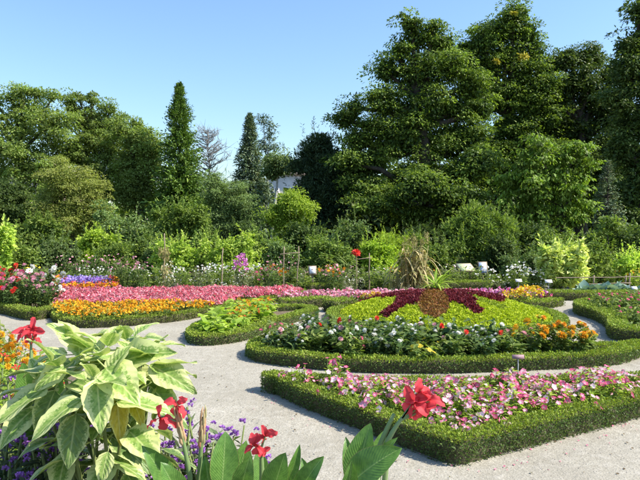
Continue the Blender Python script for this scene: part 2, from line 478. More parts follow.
# ------------------------------------------------------------------ clipped box hedges round the beds
def sweep_noise(P):
    x, y, z = P[:, 0], P[:, 1], P[:, 2]
    return (np.sin(x * 7.3 + y * 3.1) + np.sin(y * 9.7 - x * 4.2 + z * 13) + np.sin(x * 17 + y * 13 + z * 21) * .6) / 2.6
def hedge(name, C, closed, label, w=.24, h=.2, leaf=.02, dens=4500, group=None, mat='box'):
    C = np.asarray(C, float)[:, :2]
    nxt = np.roll(C, -1, 0) - np.roll(C, 1, 0)
    if not closed: nxt[0] = C[1] - C[0]; nxt[-1] = C[-1] - C[-2]
    T = unit(nxt); N = np.stack([-T[:, 1], T[:, 0]], 1)
    root = thing(name, label, 'hedge', (*C.mean(0), 0), 0, group)
    o = np.array([*C.mean(0), 0])
    # woody core
    sec = np.array([[-.38, 0], [-.41, .5], [-.38, .78], [-.28, .86], [.28, .86], [.38, .78], [.41, .5], [.38, 0]])
    m, k = len(C), len(sec)
    V = np.zeros((m, k, 3))
    V[:, :, :2] = C[:, None] + N[:, None] * (sec[None, :, 0:1] * w)
    V[:, :, 2] = sec[None, :, 1] * h
    V = V.reshape(-1, 3)
    V += np.stack([R.normal(size=len(V)) * .006, R.normal(size=len(V)) * .006, 0 * R.normal(size=len(V))], 1)
    a = np.arange(m if closed else m - 1)[:, None]; b = (a + 1) % m; j = np.arange(k - 1)[None]
    Q = np.stack([a * k + j, b * k + j, b * k + j + 1, a * k + j + 1], -1).reshape(-1, 4)
    g = Geo().add(V - o, Q)
    if not closed:
        for e in (0, m - 1):
            g.add(V[e * k:(e + 1) * k] - o, [[0, 1, 6, 7], [1, 2, 5, 6], [2, 3, 4, 5]])
    g.build('core', M['twig'], root, True)
    # leaves on top and sides
    seg = np.linalg.norm(np.roll(C, -1, 0) - C, axis=1)
    if not closed: seg[-1] = 0
    N2 = np.roll(N, -1, 0)
    turn = np.arccos(np.clip((N * N2).sum(1), -1, 1)) * .6 * w
    if not closed: turn[-1] = 0
    seg = seg + turn                          # outer corners need leaves too
    Ltot = seg.sum(); cum = np.concatenate([[0], np.cumsum(seg)])
    n = int(Ltot * (w + 2 * h) * dens)
    s = R.random(n) * Ltot
    i = np.clip(np.searchsorted(cum, s, 'right') - 1, 0, len(seg) - 1)
    f = (s - cum[i]) / np.maximum(seg[i], 1e-6)
    i2 = (i + 1) % m
    c = C[i] * (1 - f)[:, None] + C[i2] * f[:, None]
    nn = unit(N[i] * (1 - f)[:, None] + N[i2] * f[:, None]); tt = np.stack([nn[:, 1], -nn[:, 0]], 1)
    q = R.random(n) * (w + 2 * h)
    side = np.where(q < h, -1, np.where(q > h + w, 1, 0))
    zz = np.where(side == 0, h, np.where(side < 0, q, 2 * h + w - q))
    off = np.where(side == 0, q - h - w / 2, side * w / 2)
    # rounded shoulders
    r = .035
    sh = (np.abs(off) > w / 2 - r) & (zz > h - r)
    keep = (R.random(n) < np.where(side == 0, 1.0, .5 + .5 * np.clip(zz / h, 0, 1)))
    P = np.zeros((n, 3)); P[:, :2] = c + nn * off[:, None]; P[:, 2] = zz
    out = np.zeros((n, 3)); out[:, :2] = nn * side[:, None]; out[:, 2] = (side == 0)
    out[sh] = unit(np.stack([nn[sh, 0] * np.sign(off[sh]), nn[sh, 1] * np.sign(off[sh]), np.ones(sh.sum())], 1))
    P[sh] -= out[sh] * r * .35
    P += out * (sweep_noise(P) * .012 + R.normal(size=n) * .008 - .004)[:, None]
    P[:, 2] = np.maximum(P[:, 2], .004)
    P, out, tt = P[keep], out[keep], tt[keep]
    n = len(P)
    if not closed:
        ne = int(w * h * dens)
        for e, sg in ((0, -1), (m - 1, 1)):
            p = np.zeros((ne, 3)); p[:, :2] = C[e] + N[e] * ((R.random(ne) - .5) * w)[:, None] + T[e] * sg * .012
            p[:, 2] = R.random(ne) * h
            oo = np.tile([T[e, 0] * sg, T[e, 1] * sg, 0.1], (ne, 1))
            P = np.concatenate([P, p]); out = np.concatenate([out, oo]); tt = np.concatenate([tt, np.tile(N[e], (ne, 1))])
        n = len(P)
    d = out * .7 + R.normal(size=(n, 3)) * .55 + np.array([0, 0, .25])
    nr = out * .5 + R.normal(size=(n, 3)) * .6 + np.array([0, 0, .3])
    # new growth on top is yellower than the old leaf low on the sides
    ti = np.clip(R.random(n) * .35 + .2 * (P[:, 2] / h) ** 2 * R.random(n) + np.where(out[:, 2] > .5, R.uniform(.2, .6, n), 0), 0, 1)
    g = Geo()
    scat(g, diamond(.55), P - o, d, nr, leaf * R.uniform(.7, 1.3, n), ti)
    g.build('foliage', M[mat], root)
    return root
def outline(pts, z=0.0):
    return np.array([p if len(p) == 3 else G(*p) for p in pts])
def inset(C, d):
    nxt = np.roll(C, -1, 0) - np.roll(C, 1, 0)
    T = unit(nxt[:, :2]); N = np.stack([-T[:, 1], T[:, 0]], 1)
    area = np.sum(C[:, 0] * np.roll(C[:, 1], -1) - np.roll(C[:, 0], -1) * C[:, 1])
    if area < 0: N = -N
    out = C.copy(); out[:, :2] += N * d
    return out
def bed(pts, label, w=.24, h=.2, leaf=.02, dens=4500, soil_z=.05, mat='box', step=.06):
    C = catmull(outline(pts)[:, :2], True, step)
    C = np.c_[C, np.zeros(len(C))]
    ctr = inset(C, w / 2)
    hedge('box_hedge', ctr[:, :2], True, label, w, h, leaf, dens, mat=mat)
    inn = inset(C, w * .8)[::2]
    V = inn.copy(); V[:, 2] = soil_z
    me = bpy.data.meshes.new('bed_soil')
    me.from_pydata([tuple(v) for v in V], [], [list(range(len(V)))]); me.update()
    if me.polygons[0].normal.z < 0: me.flip_normals()
    me.materials.append(M['soil'])
    tag(link('bed_soil', me), kind='structure')
    return inset(C, w * .95)[:, :2]
def spots(poly, sp, jit=.3, fn=None):
    lo, hi = poly.min(0), poly.max(0)
    out = []
    k = 0; y = lo[1] + sp * .4
    while y < hi[1]:
        x = lo[0] + (sp / 2 if k % 2 else 0)
        while x < hi[0]:
            out.append((x + R.uniform(-jit, jit) * sp, y + R.uniform(-jit, jit) * sp)); x += sp
        y += sp * .87; k += 1
    out = np.array(out)
    ok = inpoly(out[:, 0], out[:, 1], poly)
    out = out[ok]
    if fn is not None: out = np.array([p for p in out if fn(p)])
    return out
def seen(x, y, z, m=14):                       # does this point fall in (or just outside) the picture?
    px, py = proj([x, y, z])
    return -m * 2 < px < 640 + m * 2 and py < 480 + m * 2

# flower templates: disc facing +z, radius 1
def funnel(seg=10):
    a = np.arange(seg) / seg * 2 * math.pi
    rr = 1 + .13 * np.cos(a * 5)
    V = [[0, 0, -.35]]
    for r, z, k in ((.4, -.02, 0), (1.0, .12, 1)):
        for q in range(seg): V.append([r * (rr[q] if k else 1) * math.cos(a[q]), r * (rr[q] if k else 1) * math.sin(a[q]), z + (.09 * math.sin(a[q] * 3 + 1) if k else 0)])
    T = [[0, 1 + q, 1 + (q + 1) % seg] for q in range(seg)]
    Q = [[1 + q, 1 + seg + q, 1 + seg + (q + 1) % seg, 1 + (q + 1) % seg] for q in range(seg)]
    return np.array(V), np.array(Q), np.array(T)
FUN_G1 = np.array([0] + [.4] * 10 + [1.0] * 10)
def flower_mesh(kind, mat, size, mat2=None):
    g = Geo()
    if kind == 'funnel':
        tv, tq, tt = funnel()
        g.add(tv * size, tq, tt, .5, FUN_G1, 0)
    elif kind in ('pompon', 'daisy', 'star'):
        rows = {'pompon': ((9, 1.0, -.1, .5), (9, .95, .35, .48), (7, .85, .8, .45), (4, .8, 1.25, .42)), 'daisy': ((11, 1.0, .12, .36),), 'star': ((5, 1.0, .2, .6),)}[kind]
        for n, r, el, w in rows:
            a = np.arange(n) / n * 2 * math.pi + R.random() * 2
            T = np.stack([np.cos(a) * math.cos(el), np.sin(a) * math.cos(el), np.full(n, math.sin(el))], 1)
            Nn = np.stack([-np.cos(a) * math.sin(el), -np.sin(a) * math.sin(el), np.full(n, math.cos(el))], 1)
            scat(g, diamond(w, .08, .06, .62), T * .1 * size, T, Nn, size * r * R.uniform(.9, 1.1, n))
        if kind == 'daisy':
            a = np.arange(6) / 6 * 6.283
            V = np.c_[np.cos(a) * .26, np.sin(a) * .26, np.full(6, .09)]; V = np.r_[V, [[0, 0, .2]]] * size
            g.add(V, None, [[k, (k + 1) % 6, 6] for k in range(6)], .5, 0, 0, 1)
    return g.mesh(kind + '_flower', [mat, mat2 or mat])
def face_up(o, loc, nrm, rz=0.0):
    o.location = tuple(loc)
    q = Vector(tuple(nrm)).to_track_quat('Z', 'Y')
    o.rotation_euler = (q @ Euler((0, 0, rz)).to_quaternion()).to_euler()

def herb_geo(h, r, nst, nleaf, L, wid, tmpl=None, upright=.6, mat=0, geo=None, smat=1, low=.1):
    """stems fanning from the base with leaves along them; returns (leaf geo, stem geo, tips)"""
    g = geo or Geo(); st = Geo(); tips = []
    Ps, Ts, Ns = [], [], []
    for k in range(nst):
        a = R.uniform(0, 6.283); q = math.sqrt(R.random())
        tip = np.array([math.cos(a) * r * q, math.sin(a) * r * q, h * (R.uniform(.75, 1.05) - .25 * q * q)])
        base = np.array([math.cos(a) * r * q * .25, math.sin(a) * r * q * .25, 0])
        p = arc(base, tip, 0, 5, r * .04)
        p[1:4, :2] *= .85
        tube(st, p, np.linspace(.006, .003, 5) * (h / .4) ** .5, 4, 0, R.random())
        tips.append((p[-1], unit(p[-1] - p[-2])))
        t = R.uniform(low, 1.0, nleaf)
        pts = np.stack([np.interp(t, np.linspace(0, 1, 5), p[:, c]) for c in range(3)], 1)
        aa = R.uniform(0, 6.283, nleaf)
        dirs = np.stack([np.cos(aa), np.sin(aa), R.uniform(-.3, .7, nleaf)], 1) + unit([tip[0], tip[1], 0.01]) * .5
        Ps.append(pts); Ts.append(dirs); Ns.append(np.tile([0, 0, 1.0], (nleaf, 1)) + R.normal(size=(nleaf, 3)) * .35)
    P = np.concatenate(Ps); n = len(P)
    scat(g, tmpl or leaf8(wid), P, np.concatenate(Ts), np.concatenate(Ns), L * R.uniform(.6, 1.25, n))
    return g, st, tips

def plant_proto(name, label, cat, group, leafmat, h, r, nst, nleaf, L, wid, flowers=None, nfl=0, fmat=None, fsize=.04, fkind='funnel',
                fjit=.3, joined=False, tmpl=None, fmat2=None, spike=None, up=1.0):
    root = thing(name, label, cat, group=group)
    g, st, tips = herb_geo(h, r, nst, nleaf, L, wid, tmpl)
    st.build('stem', M['stem'], root)
    g.build('foliage', M[leafmat], root)
    fm = [flower_mesh(fkind, M[f], fsize * s, M[fmat2] if fmat2 else None) for f, s in flowers] if flowers else []
    for k in range(nfl):
        tp, td = tips[k % len(tips)]
        j = R.normal(size=3) * np.array([r * .3, r * .3, h * .04]) * (k >= len(tips)); j[2] = -abs(j[2]) * 2
        o = link('flower', fm[int(R.integers(len(fm)))], root)
        n = unit(np.array([tp[0], tp[1], 0]) / max(r, .01) * .5 + np.array([0, -.22, .62 * up]) + R.normal(size=3) * (fjit + .08))
        face_up(o, tp + j + n * .01, n, R.uniform(0, 6))
        o.scale = (R.uniform(.75, 1.15),) * 3
    return root
def far_proto(name, label, cat, group, leafmat, h, r, nst, nleaf, L, wid, fmats, nfl, fsize, tmpl=None, ftm=None, droop=0, ridge=0):
    """a plant whose blossoms are too small to pick apart: one blossom mesh"""
    root = thing(name, label, cat, group=group)
    g, st, tips = herb_geo(h, r, nst, nleaf, L, wid, tmpl or diamond(wid))
    st.build('stem', M['stem'], root)
    g.build('foliage', M[leafmat], root)
    if nfl:
        b = Geo()
        a = R.uniform(0, 6.283, nfl); q = np.sqrt(R.random(nfl)) * 1.05
        P = np.stack([np.cos(a) * r * q, np.sin(a) * r * q, h * (1.0 - .3 * q * q) + R.normal(size=nfl) * h * .07], 1)
        d = np.stack([np.cos(a), np.sin(a), R.normal(size=nfl) * .5 - droop], 1) + R.normal(size=(nfl, 3)) * .4
        mi = R.integers(len(fmats), size=nfl)
        for k in range(len(fmats)):
            s = mi == k
            for turn in (0, 1):               # two crossed petals make each blossom
                scat(b, ftm or diamond(.7, .1, .05, .55), P[s] - unit(d[s]) * fsize * .4, d[s], R.normal(size=(s.sum(), 3)) + [0, 0, 1.2 if turn == 0 else .2], fsize * R.uniform(.7, 1.3, s.sum()), None, k)
        b.build('blossom', [M[f] for f in fmats], root)
    return root

# ------------------------------------------------------------------ trees
def clumps_to_leaves(g, C, rad, out, nleaf, L, wid, flat=.55, droop=.3, tmpl=None, upb=.55, mat=0):
    """leafy clumps: leaves over the upper and outer skin of many small flattened pads"""
    k = len(C)
    idx = np.repeat(np.arange(k), nleaf)
    n = len(idx)
    v = sph(n); v[:, 2] = np.where(R.random(n) < .72, np.abs(v[:, 2]), v[:, 2])
    q = np.where(R.random(n) < .75, R.uniform(.78, 1.08, n), R.random(n) ** .5)
    q = np.where(R.random(n) < .07, R.uniform(1.02, 1.2, n), q)   # stray leaves break the outline
    P = C[idx] + v * (rad[idx] * q)[:, None] * np.array([1, 1, flat]) + out[idx] * (rad[idx] * .15)[:, None]
    nr = v * .5 + out[idx] * .3 + np.array([0, 0, upb]) + R.normal(size=(n, 3)) * .45
    d = v * [1, 1, .3] + R.normal(size=(n, 3)) * .5 - np.array([0, 0, droop])
    ct = R.random(k)
    ti = np.clip(.65 * R.random(n) + .35 * ct[idx], 0, 1)
    scat(g, tmpl or diamond(wid), P, d, nr, L * R.uniform(.65, 1.3, n), ti, mat)
def lobed(name, label, cat, lobes, d, base, leafmat, L, nclump, nleaf, crad=.9, wid=.5, trunk_r=.25, bark='bark', group=None, flat=.55, inner=.3,
          droop=.3, trunk=True, deep=.7, tmpl=None, limbs=True, zmin=.05, yfac=1.0, shell=.5, sub=6, shoots=0, sl=.45):
    """crown outlined by lobes (px, py, rx, ry) at depth d; real size follows from the depth"""
    b = np.array(base, float)
    root = thing(name, label, cat, b, 0, group)
    k = d / F
    cs, rs = [], []
    for i, (px, py, rx, ry, *dd) in enumerate(lobes):
        c = W(px, py, d + (dd[0] if dd else R.uniform(-.5, .5) * rx * k * deep))
        cs.append(c - b); rs.append([rx * k, min(rx, ry * 1.3) * k * yfac, ry * k])
    cs, rs = np.array(cs), np.array(rs)
    big_c, big_r = cs, rs
    if sub:
        c2, r2 = [], []
        for c, r in zip(cs, rs):
            m = max(3, int(round(sub * (.6 + .4 * r[0] * r[2] / (rs[:, 0] * rs[:, 2]).mean()))))
            v = sph(m); v[:, 2] += .2; v = unit(v)
            f = R.uniform(.4, .66, m)
            for vv, ff in zip(v, f):
                c2.append(c + vv * r * (1.04 - ff)); r2.append(r * ff * R.uniform(.85, 1.15, 3))
        cs, rs = np.array(c2), np.array(r2)
    wgt = rs[:, 0] * rs[:, 2]; wgt = wgt / wgt.sum()
    li = np.concatenate([R.choice(len(cs), nclump, p=wgt), np.repeat(np.arange(len(cs)), 2)]); nclump = len(li)
    v = sph(nclump); v[:, 2] += .12; v = unit(v)
    q = (shell + (1 - shell) * R.random(nclump) ** .6) * .86
    C = cs[li] + v * rs[li] * q[:, None]
    # drop clumps buried deep inside other lobes
    inside = np.zeros(nclump)
    for c, r in zip(cs, rs): inside = np.maximum(inside, 1 - (((C - c) / r) ** 2).sum(1))
    ok = ((inside < .5) | (R.random(nclump) < .25)) & (C[:, 2] > zmin)
    C, v = C[ok], v[ok]
    rad = crad * R.uniform(.4, 1.45, len(C))
    g = Geo()
    clumps_to_leaves(g, C, rad, v, nleaf, L, wid, flat, droop, tmpl)
    ni = int(inner * nclump * nleaf)
    if ni:                                     # sparse larger leaves added inside, tinted dark to deepen the crown's inner shade
        wb = big_r[:, 0] * big_r[:, 2]; wb = wb / wb.sum(); l2 = R.choice(len(big_c), ni, p=wb)
        vi = sph(ni); P = big_c[l2] + vi * big_r[l2] * (R.random(ni) ** .4 * .7)[:, None]
        P = P[P[:, 2] > zmin]
        scat(g, diamond(wid), P, R.normal(size=P.shape), R.normal(size=P.shape) + [0, 0, .4], L * 1.5, R.random(len(P)) * .5)
    if shoots:                                 # young shoots standing out of the outline
        for q in R.choice(len(C), min(shoots, len(C)), replace=False):
            l = sl * R.uniform(.5, 1.3); n = 26
            dv = unit(v[q] * .5 + np.array([0, 0, 1.0]) + R.normal(size=3) * .25)
            P = C[q] + v[q] * rad[q] * .5 + dv * (R.random(n) * (l + rad[q]))[:, None]
            scat(g, diamond(wid * .8), P, R.normal(size=(n, 3)) * .6 + dv, R.normal(size=(n, 3)) + [0, 0, .5], L * R.uniform(.6, 1.1, n))
    g.build('crown', M[leafmat], root)
    if trunk:
        t = Geo()
        top = big_c.mean(0); top[2] = max(big_c[:, 2].max() * .75, big_c[:, 2].mean())
        p = arc((0, 0, -.05), (top[0] * .6, top[1] * .6, top[2]), 0, 7, trunk_r * .4)
        p[0] = (0, 0, -.05)
        tube(t, p, np.array([1.35, 1.0, .9, .8, .65, .5, .25]) * trunk_r, 9)
        if limbs:
            for c, r in zip(big_c, big_r):
                f = min(max((c[2] - r[2] * .9) / max(top[2], .1), .12), .9)
                s0 = np.array([np.interp(f, np.linspace(0, 1, 7), p[:, q]) for q in range(3)])
                tube(t, arc(s0, c, -.06 * np.linalg.norm(c - s0), 6, .05 * trunk_r * 4), np.linspace(.45, .12, 6) * trunk_r, 6)
            pick = R.choice(len(C), min(len(C), 46), replace=False)
            for q in pick:
                j = int(np.argmin((((C[q] - big_c) / big_r) ** 2).sum(1)))
                tube(t, arc(big_c[j], C[q], -.04, 4, .03), np.linspace(.13, .04, 4) * trunk_r, 5)
        t.build('trunk', M[bark], root, True)
    return root
def conifer(name, label, px, d, ytop, ybot, wpx, leafmat, nb=1100, per=14, L=.34, wid=.35, droop=.25, pw=.8, trunk_r=.22, bare=.0, group=None, ragged=.15, bark='bark', up=0.0, round_=0.0):
    b = on(px, d)
    top = W(px, ytop, d)[2]; z0 = max(W(px, ybot, d)[2], .15)
    Rm = wpx / 2 * d / F
    root = thing(name, label, 'tree', b, R.uniform(0, 6), group)
    g = Geo(); t = Geo()
    tube(t, arc((0, 0, -.05), (0, 0, top * .985), 0, 8, .04), np.linspace(1, .08, 8) * trunk_r, 8)
    tt = R.random(nb) ** 1.15
    z = z0 + (top - z0) * tt
    prof = (1 - tt) ** pw * (1 - round_ * np.exp(-tt * 12)) + .015
    lump = 1 + ragged * (np.sin(z * 3.1) * .5 + R.normal(size=nb) * .8)
    ln = Rm * prof * np.clip(lump, .45, 1.6) + .06
    a = R.uniform(0, 6.283, nb)
    dirs = np.stack([np.cos(a), np.sin(a), np.full(nb, up) - droop * R.uniform(.3, 1.4, nb) + .9 * tt ** 3], 1)
    bt = R.random(nb)
    idx = np.repeat(np.arange(nb), per)
    f = np.tile(np.linspace(.25, 1.0, per), nb) * R.uniform(.9, 1.1, nb * per)
    n = len(idx)
    P = np.stack([0 * f, 0 * f, z[idx]], 1) + dirs[idx] * (ln[idx] * f)[:, None]
    P[:, 2] -= (f ** 2) * ln[idx] * .12
    P += R.normal(size=(n, 3)) * .05 * L / .3
    T = dirs[idx] + R.normal(size=(n, 3)) * .55
    scat(g, diamond(wid, .1, -.1), P, T, R.normal(size=(n, 3)) * .55 + [0, 0, 1] + dirs[idx] * .3, L * R.uniform(.6, 1.3, n) * (1.12 - .72 * tt[idx]), np.clip(.6 * R.random(n) + .4 * bt[idx], 0, 1))
    for q in R.choice(nb, min(nb, 90), replace=False):
        tube(t, arc((0, 0, z[q]), np.array([0, 0, z[q]]) + dirs[q] * ln[q] * .95, 0, 3), [.03 + .02 * ln[q], .02, .008], 4)
    t.build('trunk', M[bark], root, True)
    g.build('crown', M[leafmat], root)
    return root

# distant wood that closes the view behind the garden
def wood(name, xs, d, hgt, leafmat, n, L, label):
    o = np.array([np.mean(xs), d, 0])
    k = int(n / 60)
    C = np.stack([R.uniform(xs[0], xs[1], k), d + R.uniform(-2.5, 2.5, k), R.random(k) ** .8], 1)
    C[: k // 3, 2] *= .35
    C[:, 2] *= hgt * (.75 + .25 * np.sin(C[:, 0] * .35) + .12 * np.sin(C[:, 0] * 1.3))
    g = Geo()
    clumps_to_leaves(g, C - o, np.full(k, 1.2), unit(np.tile([0, -.6, .5], (k, 1))), 60, L, .55)
    ob = g.build(name, M[leafmat]); ob.location = o
    tag(ob, label, 'woodland', kind='stuff')
wood('dark_wood_backdrop', (-4, 46), 50, 8.0, 'chestnut_dk', 30000, .58, 'dark leafy backdrop added behind the tall chestnuts to block horizon light')  # backdrop added to stop horizon light leaking through below the chestnuts
wood('dark_thicket_backdrop', (-3, 40), 43, 4.6, 'chestnut_dk', 34000, .55, 'dark leafy backdrop added to deepen the shade under the chestnut crowns')  # extra dark foliage added to fill a bright gap and keep it black
wood('distant_copse', (-46, -3), 56, 5.6, 'oak', 36000, .56, 'green leafy copse in the background behind the conifers')

# pale houses glimpsed between the trees
def house(px, d, w, hgt, dep, label, wallc, floors, bays):
    b = on(px, d)
    root = thing('house', label, 'house', b, R.uniform(-.15, .15))
    g = Geo(); box(g, (-w / 2, 0, 0), (w / 2, dep, hgt)); wl = g.build('wall', wallc, root)
    g = Geo()
    e = .35
    V = [[-w / 2 - e, -e, hgt + .003], [w / 2 + e, -e, hgt + .003], [w / 2 + e, dep + e, hgt + .003], [-w / 2 - e, dep + e, hgt + .003], [-w / 2 + .4, dep / 2, hgt + 1.7], [w / 2 - .4, dep / 2, hgt + 1.7]]
    g.add(V, [[0, 1, 5, 4], [2, 3, 4, 5], [3, 2, 1, 0]], [[1, 2, 5], [3, 0, 4]])
    rf = g.build('roof', M['rooftile'], root)
    g = Geo(); box(g, (w * .2, dep * .35, hgt + .9), (w * .2 + .7, dep * .35 + .7, hgt + 2.3)); g.build('chimney', wallc, rf)
    gw = Geo(); box(gw, (-.5, -.06, 0), (.5, .02, 1.5)); wm = gw.mesh('window', M['white_paint'])
    gp = Geo(); box(gp, (-.42, -.07, .08), (-.03, -.055, 1.42)); box(gp, (.03, -.07, .08), (.42, -.055, 1.42)); pm = gp.mesh('pane', M['glass'])
    for f in range(floors):
        for c in range(bays):
            o = link('window', wm, root); o.location = (-w / 2 + w * (c + .5) / bays, 0, .9 + f * hgt / floors)
            q = link('pane', pm, o)
    return root
M['rooftile'] = plain('roof_tile', (.34, .27, .24), (.44, .36, .32), 6, .85, .3)
M['render'] = plain('pale_render', (.62, .55, .5), (.72, .66, .6), 2, .9, .1)
M['render_pink'] = plain('pink_render', (.6, .42, .38), (.68, .5, .45), 2, .9, .1)
M['glass'] = plain('window_glass', (.03, .035, .04), (.05, .055, .06), 3, .1, 0, .6)
house(290, 66, 5.0, 7.6, 8, 'pale rendered house glimpsed between the pale trunked tree and the dark yew', M['render'], 2, 3)
house(22, 62, 7.0, 7.0, 8, 'pink rendered house glimpsed through the tall leafy trees', M['render_pink'], 2, 3)

# left: tall deciduous trees
lobed('deciduous_tree', 'tall rounded leafy green tree with a wispy top in front of the pink house', 'tree',
      [(28, 112, 26, 20), (2, 128, 30, 26), (50, 125, 28, 26), (20, 155, 36, 26), (60, 150, 26, 26), (-30, 130, 34, 32), (-20, 168, 40, 28), (40, 178, 34, 22), (36, 95, 7, 7), (12, 99, 7, 6), (-4, 103, 8, 7), (52, 99, 6, 5), (22, 93, 5, 5)], 40, on(22, 40), 'oak', .15, 420, 150, .5, .5, .32, inner=.12, flat=.8)
lobed('deciduous_tree', 'tall leafy green tree rising over the olive shrub', 'tree',
      [(82, 120, 24, 22), (100, 128, 24, 24), (112, 150, 24, 26), (85, 150, 26, 24), (95, 178, 36, 26), (118, 185, 24, 26), (70, 104, 8, 8), (92, 101, 7, 6), (110, 110, 8, 7), (80, 97, 5, 5), (120, 122, 6, 6)], 42, on(96, 42), 'oak', .15, 370, 150, .5, .5, .3, inner=.12, flat=.8)
lobed('deciduous_tree', 'lower leafy green tree leaning against the slender bright conifer', 'tree',
      [(138, 142, 20, 17), (150, 160, 17, 20), (132, 165, 20, 20), (145, 188, 22, 22), (128, 195, 22, 22), (122, 132, 12, 10), (150, 137, 6, 6), (136, 126, 7, 6), (158, 146, 5, 6)], 40, on(140, 40), 'oak', .15, 290, 150, .5, .5, .25, inner=.14, flat=.8)
lobed('evergreen_shrub', 'dark green dense bush at the feet of the leafy trees', 'shrub',
      [(8, 200, 22, 20), (-15, 205, 24, 22), (18, 215, 18, 14)], 33, on(6, 33), 'shrub_dk', .13, 90, 220, .6, .5, .1, inner=.3)
lobed('olive_tree', 'rounded olive gold small tree with fine dry looking foliage', 'tree',
      [(62, 182, 22, 22), (82, 192, 24, 24), (50, 205, 22, 22), (75, 218, 34, 22), (98, 212, 18, 20), (60, 168, 10, 10)], 31, on(72, 31), 'golden', .095, 330, 125, .38, .45, .12, inner=.3)

# conifers and others in the middle distance
conifer('cypress_tree', 'tall slender bright green conifer with a pointed top', 180, 38, 85, 236, 54, 'conif', 1700, 14, .3, .42, .1, .86, .2, ragged=.35, up=.3)
def bare_tree(px, d, ytop, label):
    root = thing('bare_tree', label, 'tree', on(px, d), 0)
    t = Geo(); top = W(px, ytop, d)[2]
    tube(t, arc((0, 0, -.05), (.15, 0, top), 0, 8, .08), np.linspace(.13, .02, 8), 7)
    tw = Geo()
    for k in range(85):
        z = top * R.uniform(.42, .99); a = R.uniform(0, 6.28); l = (top - z) * .42 + .55
        e = np.array([math.cos(a) * l, math.sin(a) * l * .9, z + l * .55])
        p = arc((.1, 0, z), e, -.05, 5, .06); tube(t, p, np.linspace(.035, .01, 5), 4)
        for j in range(9):
            s = p[int(R.integers(1, 5))]
            q = s + R.normal(size=3) * [.35, .35, .2] + [0, 0, .3]
            tube(tw, arc(s, q, 0, 3, .02), [.014, .009, .004], 3)
    t.build('trunk', M['bark_grey'], root); tag(tw.build('twigs', M['bark_grey'], root), kind='stuff')
    return root
bare_tree(207, 42, 131, 'leafless grey tree with fine upright twigs beside the bright conifer')
lobed('feathery_tree', 'soft grey green feathery tree in front of the bluish conifer', 'tree',
      [(218, 196, 16, 20), (238, 202, 18, 22), (228, 220, 26, 20), (208, 218, 14, 16), (250, 222, 16, 18), (214, 182, 9, 10)], 34, on(228, 34), 'shrub_grey', .11, 380, 130, .4, .35, .13, inner=.2, shoots=40, sl=.8)
conifer('fir_tree', 'broad bluish green conifer with a narrow pointed top', 250, 41, 115, 245, 60, 'conif_blue', 1500, 14, .32, .35, .3, 1.0, .22, ragged=.3)
lobed('airy_larch', 'thin airy tree with a few open tufts of grey green leaves', 'tree',
      [(263, 120, 8, 7), (270, 134, 7, 8), (265, 148, 8, 8), (274, 150, 6, 5), (268, 166, 9, 8), (262, 185, 9, 12), (277, 160, 6, 4)], 43, on(266, 43), 'conif_blue', .18, 110, 40, .42, .3, .11, 'bark_grey', inner=.05)
lobed('pale_trunk_tree', 'slim tree with a pale bare trunk and small loose crown', 'tree',
      [(279, 165, 10, 8), (287, 168, 8, 6), (273, 174, 7, 7), (284, 160, 6, 6)], 39, on(272, 39), 'shrub_grey', .2, 90, 60, .5, .5, .13, 'bark_pale', inner=.1, limbs=True)
lobed('round_shrub', 'bright green rounded shrub below the pale trunked tree', 'shrub',
      [(290, 208, 18, 14), (279, 218, 15, 15), (301, 220, 14, 15), (288, 232, 22, 14)], 27, on(288, 27), 'shrub_br', .105, 130, 130, .36, .5, .08, inner=.4, flat=.7)
lobed('yew_tree', 'dark spiky evergreen tree with upswept branches', 'tree',
      [(322, 145, 12, 16), (310, 160, 14, 16), (332, 165, 20, 24), (312, 186, 15, 20), (330, 200, 28, 30), (299, 167, 8, 8), (350, 180, 20, 30), (312, 220, 26, 22)], 35, on(322, 35), 'conif_dk', .22, 420, 110, .5, .25, .28, inner=.3, droop=-.6, shoots=60, sl=1.0)
# right: big chestnuts
lobed('chestnut_tree', 'huge dark chestnut tree with a lumpy crown and a long side limb', 'tree',
      [(418, 38, 20, 16), (402, 50, 14, 14), (440, 44, 17, 15), (388, 72, 18, 15), (418, 75, 30, 22), (448, 70, 22, 20), (384, 100, 22, 18), (420, 110, 34, 24), (455, 108, 28, 22),
       (400, 140, 34, 24), (440, 145, 38, 24), (470, 138, 22, 22), (375, 130, 16, 16), (345, 120, 16, 10), (358, 142, 16, 12), (372, 165, 22, 18), (420, 178, 44, 20), (462, 172, 30, 20), (355, 108, 9, 8), (480, 110, 18, 18), (390, 196, 34, 16), (445, 200, 36, 14), (470, 86, 18, 16), (410, 24, 12, 9), (434, 28, 11, 8), (425, 190, 40, 16, -3.0), (385, 205, 30, 13, -2.5), (460, 205, 34, 14, -2.5), (425, 215, 40, 10, -2.0), (350, 160, 20, 16), (362, 190, 24, 18), (476, 160, 22, 20, -1.5)],
      33, on(425, 33), 'chestnut', .165, 1050, 125, .56, .46, .55, inner=.14, droop=.45, flat=.55, sub=9)
lobed('chestnut_tree', 'tallest chestnut tree with yellowing sprays near its top', 'tree',
      [(514, 18, 20, 13), (500, 32, 22, 15), (526, 36, 18, 15), (482, 44, 20, 14), (468, 52, 16, 12), (535, 58, 14, 14), (462, 66, 14, 14), (508, 58, 24, 18), (486, 72, 20, 18), (520, 80, 22, 18), (500, 100, 28, 20), (530, 108, 20, 18),
       (512, 128, 28, 18), (495, 155, 26, 20), (525, 150, 24, 22), (500, 185, 34, 20), (535, 185, 26, 22), (545, 85, 16, 16), (548, 118, 18, 18), (474, 92, 16, 16), (545, 150, 20, 20)],
      36, on(508, 36), 'chestnut', .17, 780, 125, .58, .46, .5, inner=.14, droop=.45, flat=.55, sub=9)
root = bpy.data.objects['chestnut_tree.001']
